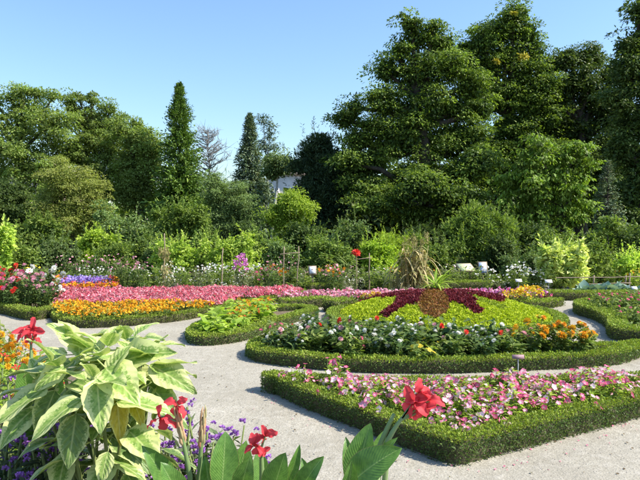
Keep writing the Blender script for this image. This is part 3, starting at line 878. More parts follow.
for px_, py_, rr_ in ((523, 56, .34), (497, 61, .16), (514, 13, .16)):      # a few sprays that have turned early
    g = Geo(); c = W(px_, py_, 34.6) - np.array(root.location); k = int(110 * rr_ / .34)
    P = c + sph(k) * rr_ * np.array([1, .7, .45]) * (R.random(k) ** .4)[:, None]
    scat(g, diamond(.46), P, R.normal(size=(k, 3)) - [0, 0, .4], R.normal(size=(k, 3)) * .5 + [0, -.4, .8], .2 * R.uniform(.7, 1.2, k)); o = g.build('yellow_spray', M['turned'], root); o['label'] = 'yellow spray of early turned leaves'
lobed('dark_tree', 'very dark broad leaved tree standing between the chestnuts and the edge tree', 'tree',
      [(565, 62, 18, 14), (590, 60, 18, 14), (548, 68, 14, 12), (580, 85, 28, 20), (555, 100, 22, 20), (600, 105, 24, 22), (575, 130, 36, 24), (560, 165, 34, 24), (600, 165, 34, 26), (582, 200, 44, 24), (612, 75, 16, 16), (612, 120, 18, 22), (540, 92, 16, 16), (545, 130, 18, 20), (612, 145, 18, 20)],
      37, on(580, 37), 'chestnut_dk', .18, 600, 115, .64, .46, .4, inner=.2, droop=.4, flat=.6, sub=9)
lobed('dark_tree', 'very dark tall tree whose crown runs past the edge of the garden', 'tree',
      [(640, 12, 14, 12), (660, 20, 30, 26), (632, 48, 20, 16), (625, 70, 16, 15), (645, 80, 28, 26), (620, 100, 16, 18), (640, 125, 28, 26), (622, 150, 18, 20), (645, 170, 30, 26), (625, 195, 22, 22), (680, 90, 44, 60), (675, 170, 40, 50), (635, 222, 30, 18)],
      29, on(650, 29), 'chestnut_dk', .165, 640, 120, .52, .46, .42, inner=.2, droop=.4, flat=.6, sub=9)
# light green tree with big pale leaves in front of the chestnuts
lobed('catalpa_tree', 'light green small tree with big drooping pale leaves', 'tree',
      [(540, 152, 16, 14), (525, 165, 14, 14), (556, 165, 16, 16), (575, 152, 14, 12), (585, 165, 10, 12), (512, 185, 14, 14), (535, 190, 22, 18), (560, 192, 18, 18), (578, 190, 12, 18), (520, 212, 18, 16), (545, 218, 22, 16), (572, 218, 16, 14), (505, 205, 8, 10), (588, 212, 8, 8)],
      25, on(571, 25), 'light_tree', .16, 170, 66, .38, .5, .1, inner=.1, droop=1.1, flat=.7, shell=.3)
conifer('young_spruce', 'small blue grey spruce in deep shade beside the light green tree', 607, 27, 162, 240, 36, 'conif_blue', 260, 12, .2, .3, .1, .8, .06)

# ------------------------------------------------------------------ shrubs below the trees
def shrub(px, d, ytop, wpx, mat, label, L=.1, nc=90, nl=80, cr=.28, name='shrub', wid=.5, group=None, rows=3, flat=.7, droop=.2, inner=.3, ybot=None, tmpl=None):
    yb = proj(on(px, d))[1] if ybot is None else ybot
    hh = yb - ytop
    lob = [(px, ytop + hh * .32, wpx * .3, hh * .32), (px - wpx * .25, ytop + hh * .5, wpx * .26, hh * .36), (px + wpx * .25, ytop + hh * .48, wpx * .26, hh * .36),
           (px + wpx * .02, ytop + hh * .68, wpx * .42, hh * .34), (px - wpx * .1, ytop + hh * .4, wpx * .25, hh * .34)]
    lob = [(a + R.uniform(-.08, .08) * wpx, b + R.uniform(-.07, .07) * hh, c * R.uniform(.8, 1.15), e * R.uniform(.8, 1.12)) for a, b, c, e in lob]
    for q in range(4): lob.append((px + R.uniform(-.4, .4) * wpx, ytop + R.uniform(.04, .45) * hh, wpx * R.uniform(.07, .13), hh * R.uniform(.1, .18)))
    return lobed(name, label, 'shrub', lob, d, on(px, d), mat, L * 1.03, int(nc * 1.0), int(nl * .58), cr * .8, wid, .04, 'bark', group, .85, inner * .6, droop, True, .7, tmpl, sub=4, shoots=int(14 + nc * .16), sl=.34)
shrub(33, 24, 218, 62, 'shrub', 'dense domed green shrub with glossy leaves below the olive tree', .13, 260, 90, .3)
shrub(3, 20, 222, 16, 'shrub_lime', 'slim yellow leaved young shrub at the foot of the dark bush', .13, 40, 50, .2, ybot=275)
shrub(96, 23, 232, 46, 'shrub_br', 'fresh green leafy shrub beside the domed shrub', .12, 130, 80, .28)
shrub(125, 26, 212, 66, 'shrub_grey', 'grey green loose shrub in front of the leafy trees', .13, 200, 85, .35)
shrub(180, 24, 202, 74, 'shrub', 'big rounded mid green shrub below the slender conifer', .12, 300, 90, .32)
shrub(180, 19.5, 240, 44, 'shrub_lime', 'lime yellow leafy shrub in front of the rounded green shrub', .1, 120, 80, .2)
shrub(228, 19.5, 240, 56, 'shrub_lime', 'pale lime shrub spreading low below the feathery tree', .1, 150, 80, .2)
shrub(146, 22, 236, 34, 'shrub', 'small green shrub between the grey green and lime shrubs', .1, 90, 80, .25)
shrub(263, 22, 236, 36, 'shrub', 'low green shrub below the broad bluish conifer', .1, 100, 80, .25)
shrub(316, 22, 238, 26, 'shrub', 'small rounded bright shrub below the dark yew', .1, 80, 80, .22)
shrub(348, 21, 225, 52, 'shrub_grey', 'loose grey green shrub with arching twigs near the stake frame', .09, 150, 80, .25, droop=-.3)
shrub(392, 22, 236, 44, 'shrub_br', 'low bright green feathery bush under the chestnut shade', .12, 110, 80, .22, wid=.2, droop=-.7)
shrub(478, 21, 205, 72, 'shrub', 'feathery green shrub with upright shoots at the chestnut foot', .13, 300, 90, .28, wid=.25, droop=-.8)
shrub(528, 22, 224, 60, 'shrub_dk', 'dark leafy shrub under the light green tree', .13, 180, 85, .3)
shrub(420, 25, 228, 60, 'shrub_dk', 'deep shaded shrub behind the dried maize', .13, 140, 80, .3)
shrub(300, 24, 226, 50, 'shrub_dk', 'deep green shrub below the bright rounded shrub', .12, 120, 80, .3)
shrub(615, 22, 224, 62, 'shrub', 'spreading green shrub behind the bamboo rail', .13, 200, 85, .3)
shrub(588, 17.5, 246, 36, 'shrub', 'upright green shrub beside the cream variegated bush', .09, 110, 80, .18)
shrub(561, 16.4, 247, 44, 'shrub_var', 'cream and green variegated bush with pale leaves', .15, 130, 70, .16)
shrub(628, 18, 257, 44, 'shrub_lime', 'yellow green low shrub behind the cabbages', .09, 120, 70, .18)
shrub(600, 19, 264, 46, 'golden', 'bronze tinted low shrub behind the bamboo rail', .08, 110, 70, .18)
shrub(535, 17.6, 258, 62, 'shrub_grey', 'loose grey green bush flecked with white flowers', .08, 170, 80, .18)

for px_, d_, yt_, w_, mt_, lab_ in ((60, 22, 240, 40, 'shrub_grey', 'hazy grey green bush between the domed and fresh green shrubs'), (112, 20, 246, 36, 'shrub', 'low green bush in front of the grey green shrub'),
        (205, 21.5, 236, 36, 'shrub', 'green bush squeezed between the two lime shrubs'), (246, 24, 224, 44, 'shrub_dk', 'dark bush behind the pale lime shrub'), (283, 20.5, 246, 36, 'shrub_grey', 'soft grey bush behind the stake frame'),
        (330, 20, 246, 40, 'shrub', 'low green bush beside the loose grey shrub'), (375, 20.5, 240, 36, 'shrub_br', 'low bright bush behind the second stake frame'), (440, 19.5, 244, 44, 'shrub', 'low green bush behind the lectern boards'),
        (500, 19.5, 240, 44, 'shrub_dk', 'dark low bush beside the feathery shrub'), (553, 20, 236, 40, 'shrub', 'green bush at the foot of the upright posts'), (636, 20.5, 232, 40, 'shrub_dk', 'dark bush behind the yellow green low shrub'),
        (20, 21, 250, 40, 'shrub', 'low green bush below the domed shrub'), (160, 20.5, 244, 30, 'shrub_grey', 'pale loose bush by the tall seed spire'), (410, 23, 232, 44, 'shrub', 'green bush behind the dried maize')):
    shrub(px_, d_, yt_, w_, mt_, lab_, .1, 100, 80, .24)

# ------------------------------------------------------------------ hedged beds
B1 = bed([(268, 391), (300, 407), (340, 423), (400, 447), (440, 462), (462, 466), (490, 459), (560, 440), (640, 418), (3.6, 6.05, 0), (4.2, 6.5, 0), (3.2, 6.4, 0), (2.2, 6.28, 0), (1.2, 6.25, 0), (.3, 6.3, 0), (-.3, 6.42, 0), (-.52, 6.5, 0)],
         'dark clipped box hedge round the bed of pink flowers with a sharp corner', .2, .2, .021, 11000)
B2 = bed([(247, 354), (252, 361), (275, 365), (310, 369), (360, 372.5), (430, 374), (500, 372.5), (560, 369.5), (600, 367), (625, 363), (641, 357.5), (643, 353.5), (3.95, 8.3, 0), (3.5, 8.3, 0), (2.7, 8.6, 0), (1.6, 8.95, 0), (.4, 9.1, 0), (-.4, 9.0, 0), (-.86, 8.7, 0)],
         'long curved box hedge round the crescent bed of dahlias', .22, .17, .027, 6500)
B3 = bed([(187, 338), (191, 344), (205, 346), (228, 344), (248, 340), (268, 332), (290, 324.5), (312, 318), (318, 314.5), (305, 311.5), (280, 312), (245, 315), (215, 323), (196, 331)],
         'low box hedge round the wedge bed of broad light green leaves', .24, .15, .03, 5000)
B4 = bed([(52, 319), (58, 325), (80, 328), (120, 327), (160, 323.5), (190, 319.5), (216, 314), (240, 308.5), (270, 303.5), (296, 300), (306, 297), (300, 295.5), (250, 295.5), (150, 296), (60, 298), (50, 307)],
         'box hedge round the big bed of amber and salmon bedding', .22, .15, .034, 3600, mat='box_far')
B5 = bed([(-70, 302), (0, 314), (22, 319.5), (33, 320.5), (48, 318.5), (62, 315), (66, 309), (50, 303), (20, 299), (-60, 296)],
         'box hedge round the rose bed, one face in shade', .25, .19, .033, 3800, mat='box_far')
B6 = bed([(574.5, 311), (577, 315), (590, 319), (601, 324), (607, 329), (608.5, 336), (614, 340), (640, 345), (690, 350), (720, 335), (690, 312), (640, 306), (605, 306.5), (585, 308)],
         'box hedge with a scooped side facing the crescent bed', .3, .22, .032, 4200, mat='box_far')
# carpet bed ring and the short far hedges
CX, CY, CR, CH = 2.38, 11.6, 1.98, .40
ringC = np.stack([CX + (CR + .16) * np.cos(np.arange(0, 6.283, .04)), CY + (CR + .16) * np.sin(np.arange(0, 6.283, .04))], 1)
hedge('box_hedge', ringC, True, 'low bright hedge ringing the mounded carpet bed', .22, .13, .032, 3800, mat='box_far')
def far_hedge(pts, label, w=.4, h=.25, leaf=.04, dens=2400):
    return hedge('box_hedge', catmull(np.array([G(*p)[:2] if len(p) == 2 else p[:2] for p in pts]), False, .1), False, label, w, h, leaf, dens, mat='box_far')
far_hedge([(281, 308.5), (300, 307.5), (330, 306)], 'short low hedge in front of the pale pink bedding', .3, .2)
far_hedge([(329, 312), (348, 309)], 'stub of dark hedge beside the carpet bed ring', .35, .24)
far_hedge([(542, 299), (570, 299.5), (610, 299), (650, 297)], 'straight hedge below the row of cabbages', .45, .2)
far_hedge([(302, 294), (318, 293.5), (336, 293)], 'short dark hedge behind the salmon bedding', .35, .26)
far_hedge([(354, 288.5), (375, 288.5), (400, 288)], 'straight dark hedge behind the dried maize', .4, .3)
far_hedge([(524, 308), (540, 308), (557, 305)], 'short hedge beside the yellow flowers', .35, .16)
far_hedge([(430, 291), (460, 290), (510, 290), (540, 292)], 'low clipped hedge in front of the lectern boards', .4, .25)
far_hedge([(40, 309.5), (70, 307), (106, 304.5)], 'thin low hedge behind the rose bed', .3, .16)
far_hedge([(100, 289.5), (130, 289), (165, 289)], 'low hedge behind the salmon bedding by the white spires', .3, .2)

# ------------------------------------------------------------------ carpet mound
def dome(x, y):
    r2 = ((x - CX) ** 2 + (y - CY) ** 2) / CR ** 2
    return CH * np.clip(1 - r2, 0, 1) ** .9 + .05
gx = np.linspace(-1, 1, 41); XX, YY = np.meshgrid(gx, gx)
# square-to-disc map keeps the rim clean
DX = XX * np.sqrt(1 - YY ** 2 / 2) * CR + CX; DY = YY * np.sqrt(1 - XX ** 2 / 2) * CR + CY
ii = np.arange(40)[:, None] * 41 + np.arange(40)[None]
g = Geo().add(np.stack([DX, DY, dome(DX, DY) - .03], -1).reshape(-1, 3), np.stack([ii, ii + 1, ii + 42, ii + 41], -1).reshape(-1, 4))
tag(g.build('carpet_bed_mound', M['soil'], None, True), kind='structure')
Z2P = lambda pts: [(370 + x / 4.923, 270 + y / 4.923) for x, y in pts]
PB = [Z2P([(340, 92), (245, 92), (150, 145), (132, 182), (62, 232), (84, 238), (150, 192), (240, 168), (275, 118)]),
      Z2P([(355, 95), (440, 122), (510, 160), (508, 185), (545, 218), (530, 228), (480, 190), (430, 168), (388, 168), (380, 125)]),
      Z2P([(52, 138), (150, 108), (260, 84), (300, 80), (280, 96), (150, 134), (60, 148)]),
      Z2P([(370, 82), (430, 90), (560, 125), (650, 155), (640, 168), (500, 128), (420, 104)])]
PG = [Z2P([(385, 104), (480, 128), (640, 178), (700, 200), (640, 200), (540, 165), (440, 122)])]
n = 72000
rr = np.sqrt(R.random(n)) * CR; aa = R.random(n) * 6.283
x = CX + rr * np.cos(aa); y = CY + rr * np.sin(aa); z = dome(x, y)
px, py = proj(np.stack([x, y, z], 1))
cls = np.zeros(n, int)
front = (y < CY + .35)
for p in PG: cls[front & inpoly(px, py, p)] = 1
for p in PB:
    for ox, oy in ((0, 0), (2.6, 0), (-2.6, 0), (0, 1.3), (0, -1.0)): cls[front & inpoly(px + ox, py + oy, p)] = 2
cls[((px - 434) / 15.5) ** 2 + ((py - 305.6) / 14.2) ** 2 < 1] = 3
ang = np.degrees(np.arctan2(y - CY, x - CX))
back = ~front & (rr > .25)
for a0 in (40, 90, 140): cls[back & (np.abs(ang - a0) < 9)] = 2
nrm = unit(np.stack([(x - CX) / CR ** 2, (y - CY) / CR ** 2, np.full(n, 1.0)], 1))
lump = .02 * np.sin(x * 23) * np.sin(y * 21) + R.uniform(0, .035, n)
P = np.stack([x, y, z + lump + np.where(cls == 2, .04, 0) + np.where(cls == 3, .035, 0)], 1)
for c, nm, mt, lab, L in ((0, 'golden_carpet_plants', 'c_yellow', 'yellow green carpet planting on the mound', .045), (1, 'green_carpet_plants', 'c_green', 'fresh green strip of carpet planting beside the burgundy arm', .045),
                       (2, 'burgundy_carpet_plants', 'c_burg', 'burgundy leaved star arms planted across the mound', .048), (3, 'bronze_carpet_plants', 'c_brown', 'bronze brown oval of clipped plants at the centre of the star', .034)):
    s = cls == c; k = s.sum(); g = Geo()
    scat(g, diamond(.6), P[s], nrm[s] * .6 + R.normal(size=(k, 3)) * .6, nrm[s] + R.normal(size=(k, 3)) * .5, L * R.uniform(.7, 1.3, k))
    tag(g.build(nm, M[mt]), lab, 'carpet bedding', kind='stuff')

# ------------------------------------------------------------------ bed 1: pink flowering plants
M['p_blush'] = petal('blush_petal', (.9, .86, .85), (.87, .56, .66), .15, .35, .8)
pinkset = [('p_pink', 1.0), ('p_rose', .95), ('p_rose', 1.0), ('p_pink', 1.1), ('p_blush', .95)]
L1 = 'bushy bedding plant with pink white-eyed flowers inside the sharp cornered hedge'
protos = [plant_proto('pink_bedding_plant', L1, 'flower', 'pink flowering plants in the sharp cornered bed', 'herb_lt', .26, .17, 12, 20, .055, .42, pinkset, 16 + k % 3, None, .0255, 'funnel') for k in range(6)]
pool = Pool(protos)
for p in spots(B1, .205, .25, lambda p: seen(p[0], p[1], .2)):
    sc = R.uniform(.75, 1.2)
    if proj([p[0], p[1], .1])[0] < 330: sc *= .8
    q1 = proj([p[0], p[1], .1])
    dc = np.hypot(p[0] - 1.0, p[1] - 4.6)
    lb = ('pink white eyed bedding plant tucked into the sharp hedge corner' if dc < .5 else 'sparse pink bedding plant near the rounded hedge tip' if p[0] < .25 else
          'pink bedding plant beside the small mauve plant label' if abs(q1[0] - 519) < 30 and p[1] > 5.6 else 'pink bedding plant in the row along the far side of the sharp cornered hedge' if p[1] > 5.65 else
          'pink bedding plant along the shaded side of the sharp cornered hedge' if inpoly(p[0] - .3, p[1] - .2, B1) == False else 'pink bedding plant along the sunny side of the sharp cornered hedge' if inpoly(p[0] + .14, p[1] - .3, B1) == False else
          'bushy pink white eyed plant in the middle of the sharp cornered bed')
    pool.put((p[0], p[1], .045), None, sc, lb, lb.replace('plant', 'plants', 1))
pool.finish()
tall = plant_proto('spindly_plant', 'spindly light green plant poking above the pink flowers near the hedge tip', 'flower', 'spindly plants at the tip of the pink bed', 'herb_lt', .32, .12, 4, 12, .05, .3, [('p_rose', .8)], 4, None, .03, 'funnel')
pool = Pool([tall])
for px_, py_ in ((303, 404), (326, 401), (342, 398)): pool.put((*G(px_, py_ - 4)[:2], .045), None, R.uniform(1.1, 1.35))

# small plant label in the pink bed
def plant_tag(px, d, hgt, label, wx=.1, hz=.05, col='p_tag', tilt=.5):
    b = on(px, d)
    root = thing('plant_label', label, 'sign', b)
    g = Geo(); tube(g, [(0, 0, -.02), (0, 0, hgt * .5), (0, 0, hgt)], .006, 6); g.build('stake', M['metal'], root)
    g = Geo()
    Mx = Matrix.Translation((0, 0, hgt)) @ Matrix.Rotation(-tilt, 4, 'X')
    box(g, (-wx / 2, -.004, -hz / 2), (wx / 2, .004, hz / 2), 0, Mx); g.build('plate', M[col], root)
    return root
M['p_tag'] = plain('label_plate', (.27, .17, .19), (.33, .21, .23), 20, .5, 0)
plant_tag(519, 6.45, .36, 'small mauve grey plant label on a thin stake behind the pink flowers', .13, .045)

# ------------------------------------------------------------------ bed 2: dahlias
DK = {'white': ([('p_white', 1.0), ('p_white', .8)], 'pompon', .036, 'bushy dahlia with small white blooms in the crescent bed'),
      'red': ([('p_red', 1.0), ('p_palepink', .9)], 'pompon', .045, 'bushy dahlia with red and pink blooms in the crescent bed'),
      'orange': ([('p_orange', 1.0), ('p_amber', 1.0)], 'pompon', .05, 'bushy dahlia plant with many orange blooms at the crescent tip'),
      'pink': ([('p_rose', 1.0), ('p_palepink', 1.0)], 'pompon', .04, 'bushy dahlia with rose pink blooms in the crescent bed'),
      'yellow': ([('p_yellow', 1.0)], 'daisy', .04, 'low dahlia plant with pale yellow blooms at the crescent edge')}
pools = {}
for kq, (fl, fk, fs, lab) in DK.items():
    pools[kq] = Pool([plant_proto('dahlia_plant', lab, 'flower', kq + ' dahlias in the crescent bed', 'herb_dk' if kq == 'white' else 'herb', {'yellow': .28, 'orange': .5}.get(kq, .43), .25, 11, 22, .1, .5,
                                  fl, {'orange': 11, 'white': 4, 'pink': 4, 'red': 3, 'yellow': 6}[kq], None, fs, fk) for j in range(3 if kq in ('white', 'red') else 2)])
for p in spots(B2, .31, .25, lambda p: seen(p[0], p[1], .4, 2)):
    px_, py_ = proj([p[0], p[1], .2])
    if px_ > 588 or px_ < 262: continue
    u = R.random()
    if px_ > 548: kq = 'orange' if u < .85 else 'pink'
    elif px_ > 500: kq = 'pink' if u < .3 else ('orange' if u < .5 else 'red')
    elif px_ < 290: kq = 'pink' if u < .8 else 'white'
    elif 410 < px_ < 450 and p[1] < 7.85: kq = 'yellow'
    else: kq = 'white' if u < .72 else ('red' if u < .88 else 'pink')
    sc = R.uniform(.85, 1.08)
    if px_ < 300: sc *= .92
    lb = DK[kq][3]
    if kq != 'yellow' and kq != 'orange':
        lb = lb.replace('in the crescent bed', 'along the clipped front of the crescent bed' if p[1] < 7.95 else ('at the back of the crescent bed' if p[1] > 8.4 else 'in the middle row of the crescent bed'))
        if px_ < 300: lb = lb.replace('bushy', 'small bushy')
    pools[kq].put((p[0], p[1], .045), None, sc, lb, lb.replace('bushy dahlia', 'dahlias'))
for q in pools.values(): q.finish()

# ------------------------------------------------------------------ bed 3: broad light green leaves with red tops
protos = [plant_proto('broadleaf_plant', 'broad leaved light green plant inside the low wedge hedge', 'plant', 'broad leaved plants in the wedge bed', 'herb_lt', .32, .22, 7, 9, .19, .55) for k in range(3)]
pool = Pool(protos)
reds = [plant_proto('broadleaf_plant', 'broad leaved light green plant topped with orange red blooms in the wedge bed', 'plant', 'red topped plants in the wedge bed', 'herb_lt', .36, .2, 7, 8, .17, .55, [('p_red', 1.0), ('p_orange', .9)], 5, None, .05, 'star') for k in range(2)]
pr = Pool(reds)
for p in spots(B3, .3, .25):
    px_ = proj([p[0], p[1], .2])[0]
    if px_ > 270: continue
    (pr if (px_ > 228 and p[1] > 9.6) else pool).put((p[0], p[1], .045), None, R.uniform(.8, 1.1))
pool.finish(); pr.finish()

# ------------------------------------------------------------------ bed 4: amber in front, salmon behind
amb = Pool([far_proto('amber_bedding_plant', 'amber yellow daisy like bedding plant in front of the salmon band', 'flower', 'amber bedding plants', 'herb', .23, .18, 9, 12, .08, .45, ['p_amber', 'p_orange', 'p_amber'], 34, .056) for k in range(4)])
sal = Pool([far_proto('salmon_bedding_plant', 'salmon pink plumed bedding plant in the long band', 'flower', 'salmon bedding plants', 'herb', .22, .2, 7, 8, .08, .4, ['p_salmon', 'p_salmon', 'p_palepink'], 110, .075, None, diamond(.32, .1, -.1, .5), .5) for k in range(4)])
lil = Pool([far_proto('lilac_bedding_plant', 'lilac blue flowered bedding plant behind the salmon band', 'flower', 'lilac bedding plants', 'herb_grey', .42, .22, 7, 10, .09, .35, ['p_lilac', 'p_lilac', 'p_purple'], 80, .07) for k in range(2)])
oran = Pool([far_proto('orange_bedding_plant', 'orange red bedding plant beside the lilac flowers', 'flower', 'orange bedding plants', 'herb', .36, .2, 7, 10, .09, .4, ['p_orange', 'p_amber', 'p_salmon'], 70, .08) for k in range(2)])
for p in spots(B4, .27, .25):
    px_, py_ = proj([p[0], p[1], 0])
    fx = np.interp(px_, [50, 150, 215, 300], [13.0, 13.0, 13.15, 13.0])
    if p[1] < 12.45 and px_ < 250:
        if px_ > 225: oran.put((p[0], p[1], .045), None, R.uniform(.85, 1.1), 'orange red bedding plant at the tapering end of the amber flowers', 'orange plants at the end of the amber flowers')
        else:
            lb = 'amber bedding plant next to the clipped edge of the big bed' if p[1] < 11.4 else ('amber bedding plant touching the salmon band' if p[1] > 12.1 else 'amber daisy like bedding plant amid the amber flowers')
            amb.put((p[0], p[1] - .06, .045), None, R.uniform(.85, 1.1), lb, lb)
    else:
        lb = ('salmon pink plumed plant where the long band meets the amber flowers' if p[1] < 12.9 and px_ < 235 else 'salmon pink plumed plant at the path end of the long band' if px_ > 255 else
              'salmon pink plumed plant along the back of the long band' if p[1] > 14.8 else 'salmon pink plumed plant near the lilac flowers' if px_ < 115 and p[1] > 13.9 else ('salmon pink plumed plant in the long band behind the orange red flowers' if px_ > 205 else 'salmon pink plumed plant in the long band below the seed spire' if px_ > 140 else 'salmon pink plumed plant in the long band below the low back hedge'))
        sal.put((p[0], p[1], .045), None, R.uniform(.85, 1.1), lb, lb)
for px_ in np.arange(58, 114, 7.5):
    for dd in (15.7, 16.1):
        (lil if not (px_ > 104 or (px_ < 64)) else oran).put(on(px_ + R.uniform(-2, 2), dd + .3), None, R.uniform(.9, 1.15))
for px_ in np.arange(70, 115, 8): oran.put(on(px_ + R.uniform(-2, 2), 15.25), None, .95)
amb.finish(); sal.finish(); lil.finish(); oran.finish()
# pale pink bedding behind the mound
pal = Pool([far_proto('pale_pink_bedding_plant', 'pale pink bedding plant in the band behind the carpet mound', 'flower', 'pale pink bedding plants behind the mound', 'herb', .23, .2, 7, 10, .08, .4, ['p_palepink', 'p_rose', 'p_pink'], 34, .07) for k in range(3)])
burg = Pool([far_proto('burgundy_bedding_plant', 'burgundy pink bedding plant edging the back of the mound', 'flower', 'burgundy bedding plants', 'c_burg', .26, .18, 7, 12, .08, .45, ['p_rose', 'p_mauve'], 22, .06) for k in range(2)])
for px_ in np.arange(286, 545, 8):
    for dd in (14.0, 14.35, 14.7):
        if px_ < 335 and dd > 14.4: continue
        side = 'behind the low hedge by the path' if px_ < 340 else ('near the yellow blooms and the green ring' if px_ < 385 else ('in front of the dried maize' if px_ < 428 else ('below the information boards' if px_ < 495 else 'next to the bright yellow flowers')))
        pk = px_ < 430 or R.random() < .35
        lb = ('pale pink bedding plant ' if pk else 'burgundy pink bedding plant ') + side
        (pal if pk else burg).put(on(px_ + R.uniform(-2.5, 2.5), dd + R.uniform(-.08, .08)), None, R.uniform(.85, 1.15), lb, lb)
yel = Pool([far_proto('yellow_flower_plant', 'bright yellow flowered plant beside the short hedge', 'flower', 'yellow flowers by the carpet bed', 'herb_lt', .45, .22, 8, 12, .09, .4, ['p_yellow', 'p_amber'], 50, .07) for k in range(2)])
for px_, dd, sc in ((528, 13.3, 1.0), (536, 13.5, .95), (518, 13.6, .8), (522, 13.15, .85), (508, 13.6, .7), (374, 13.85, .6), (366, 13.75, .55), (380, 13.9, .55)): yel.put(on(px_, dd), None, sc)
pal.finish(); burg.finish(); yel.finish()

# ------------------------------------------------------------------ bed 5: roses at the left
ros = {}
for kq, fl, lab in (('red', [('p_red', 1.0), ('p_rose', 1.0)], 'tall rose bush with crimson blooms in the bed with the shaded hedge face'), ('pink', [('p_palepink', 1.1), ('p_pink', 1.0)], 'tall rose bush with soft pink blooms in the bed with the shaded hedge face'),
                    ('white', [('p_white', 1.0)], 'tall rose bush with white blooms in the bed with the shaded hedge face')):
    ros[kq] = Pool([plant_proto('rose_bush', lab, 'flower', kq + ' rose bushes', 'herb_dk', .85, .3, 12, 30, .1, .5, fl, 7, None, .068, 'pompon') for j in range(2)])
for px_, dd, kq, sc in ((2, 12.4, 'pink', .85), (9, 13.2, 'red', 1.05), (14, 12.3, 'red', .9), (24, 12.4, 'pink', .92), (32, 12.9, 'pink', 1.0), (38, 13.6, 'white', 1.05), (50, 13.7, 'white', 1.0), (-8, 12.6, 'red', 1.0), (42, 12.5, 'pink', .72), (-16, 13.2, 'pink', 1.0), (18, 13.6, 'red', 1.0), (28, 14.0, 'pink', 1.05), (54, 12.9, 'white', .62), (4, 13.9, 'red', 1.05)):
    ros[kq].put((*on(px_, dd)[:2], .03), None, sc)
for q in ros.values(): q.finish()

# ------------------------------------------------------------------ bed 6: low roses at the right
rr6 = Pool([plant_proto('rose_plant', 'low rose plant with a few pale pink blooms in the bed with the scooped hedge', 'flower', 'low roses in the scooped bed', 'herb', .38, .24, 9, 18, .08, .5, [('p_palepink', 1.0), ('p_rose', .9)], k, None, .042, 'pompon') for k in range(3)])
for p in spots(B6, .34, .25):
    if proj([p[0], p[1], .2])[0] < 655: rr6.put((p[0], p[1], .045), None, R.uniform(.75, 1.1))
rr6.finish()

# ------------------------------------------------------------------ back border
KB = {
 'leafy': ('leafy_perennial', 'leafy green perennial clump filling the back border', 'herb', .6, .34, 10, 22, .12, .4, [], 0, .0),
 'grey': ('silver_perennial', 'silvery grey low perennial clump in the back border', 'herb_grey', .4, .34, 12, 20, .09, .25, ['p_white'], 14, .05),
 'white': ('white_flower_clump', 'leafy clump speckled with white blooms in the back border', 'herb', .7, .32, 10, 20, .1, .35, ['p_white'], 26, .075),
 'pinkf': ('pink_flower_clump', 'tall clump topped with pink blooms in the back border', 'herb_dk', .85, .32, 10, 26, .1, .4, ['p_palepink', 'p_pink'], 10, .075),
 'coral': ('coral_flower_clump', 'dark clump with coral orange blooms in the back border', 'herb_dk', .75, .36, 11, 24, .11, .4, ['p_salmon', 'p_orange', 'p_palepink'], 16, .1),
 'dusty': ('dusky_perennial', 'dusky brownish seed headed clump in the back border', 'herb_grey', .6, .36, 14, 18, .1, .2, ['p_palepink', 'p_white'], 16, .05),
 'bronze': ('bronze_perennial', 'bronze tinted autumnal clump in the back border', 'golden', .5, .36, 12, 18, .1, .3, ['p_orange', 'p_amber'], 12, .05),
 'yellow': ('yellow_flower_clump', 'leafy clump with small yellow blooms in the back border', 'herb_lt', .6, .32, 10, 20, .1, .35, ['p_yellow'], 20, .07),
}
KP = {}
for kq, (nm, lab, lm, h, r, ns, nl, L, wd, fm, nf, fs) in KB.items():
    KP[kq] = Pool([far_proto(nm, lab, 'plant', nm.replace('_', ' ') + 's of the back border', lm, h, r, ns, nl, L, wd, fm, nf, fs) for j in range(3)])
MARKS = [(-5, 'the yellow leaved young shrub'), (35, 'the rose bed'), (85, 'the lilac flowers'), (130, 'the tall seed spire, towards the lilac flowers'), (165, 'the tall seed spire'), (195, 'the lime yellow shrub'), (222, 'the single thin stake'),
         (243, 'the mauve phlox'), (272, 'the coral flowers'), (292, 'the rustic stake frame'), (313, 'the small white label board'), (345, 'the arching blade leaved clump'), (365, 'the stakes with the red bloom'), (405, 'the dried maize'), (440, 'the spiky mound plant'),
         (470, 'the sloping information boards'), (510, 'the white flecked bush'), (548, 'the cream variegated bush'), (590, 'the upright green shrub'), (625, 'the bamboo rail')]
def cl(kq, px, d, s=1.0):
    mk = min(MARKS, key=lambda m: abs(m[0] - px))[1]
    lb = KB[kq][1].replace('filling the back border', 'near ' + mk).replace('in the back border', 'near ' + mk)
    KP[kq].put(on(px, d), None, s, lb, KB[kq][0].replace('_', ' ') + 's near ' + mk)
for px_ in np.arange(60, 122, 9):
    cl(['leafy', 'grey', 'leafy', 'white'][int(R.integers(4))], px_, 17.3 + R.uniform(-.3, .3), R.uniform(.8, 1.1))
for a, b, kinds, d in ((64, 120, ['pinkf', 'leafy', 'yellow'], 18.6), (118, 165, ['white', 'pinkf', 'leafy', 'leafy'], 17.4), (140, 262, ['dusty', 'grey', 'leafy', 'white', 'dusty'], 16.6), (160, 300, ['leafy', 'dusty', 'pinkf', 'white'], 18.0),
                       (262, 345, ['leafy', 'dusty', 'leafy'], 17.2), (330, 400, ['bronze', 'leafy', 'dusty'], 18.2), (345, 405, ['leafy', 'grey'], 16.6), (425, 520, ['leafy', 'leafy', 'bronze'], 17.3), (430, 530, ['bronze', 'dusty', 'leafy'], 19.0),
                       (490, 560, ['white', 'grey', 'white', 'leafy'], 16.2), (575, 645, ['bronze', 'yellow', 'bronze', 'leafy'], 17.6), (-10, 60, ['leafy', 'yellow', 'leafy'], 18.0), (240, 330, ['bronze', 'leafy'], 19.6)):
    for px_ in np.arange(a, b, 11): cl(kinds[int(R.integers(len(kinds)))], px_ + R.uniform(-4, 4), d + R.uniform(-.35, .35), R.uniform(.75, 1.12))
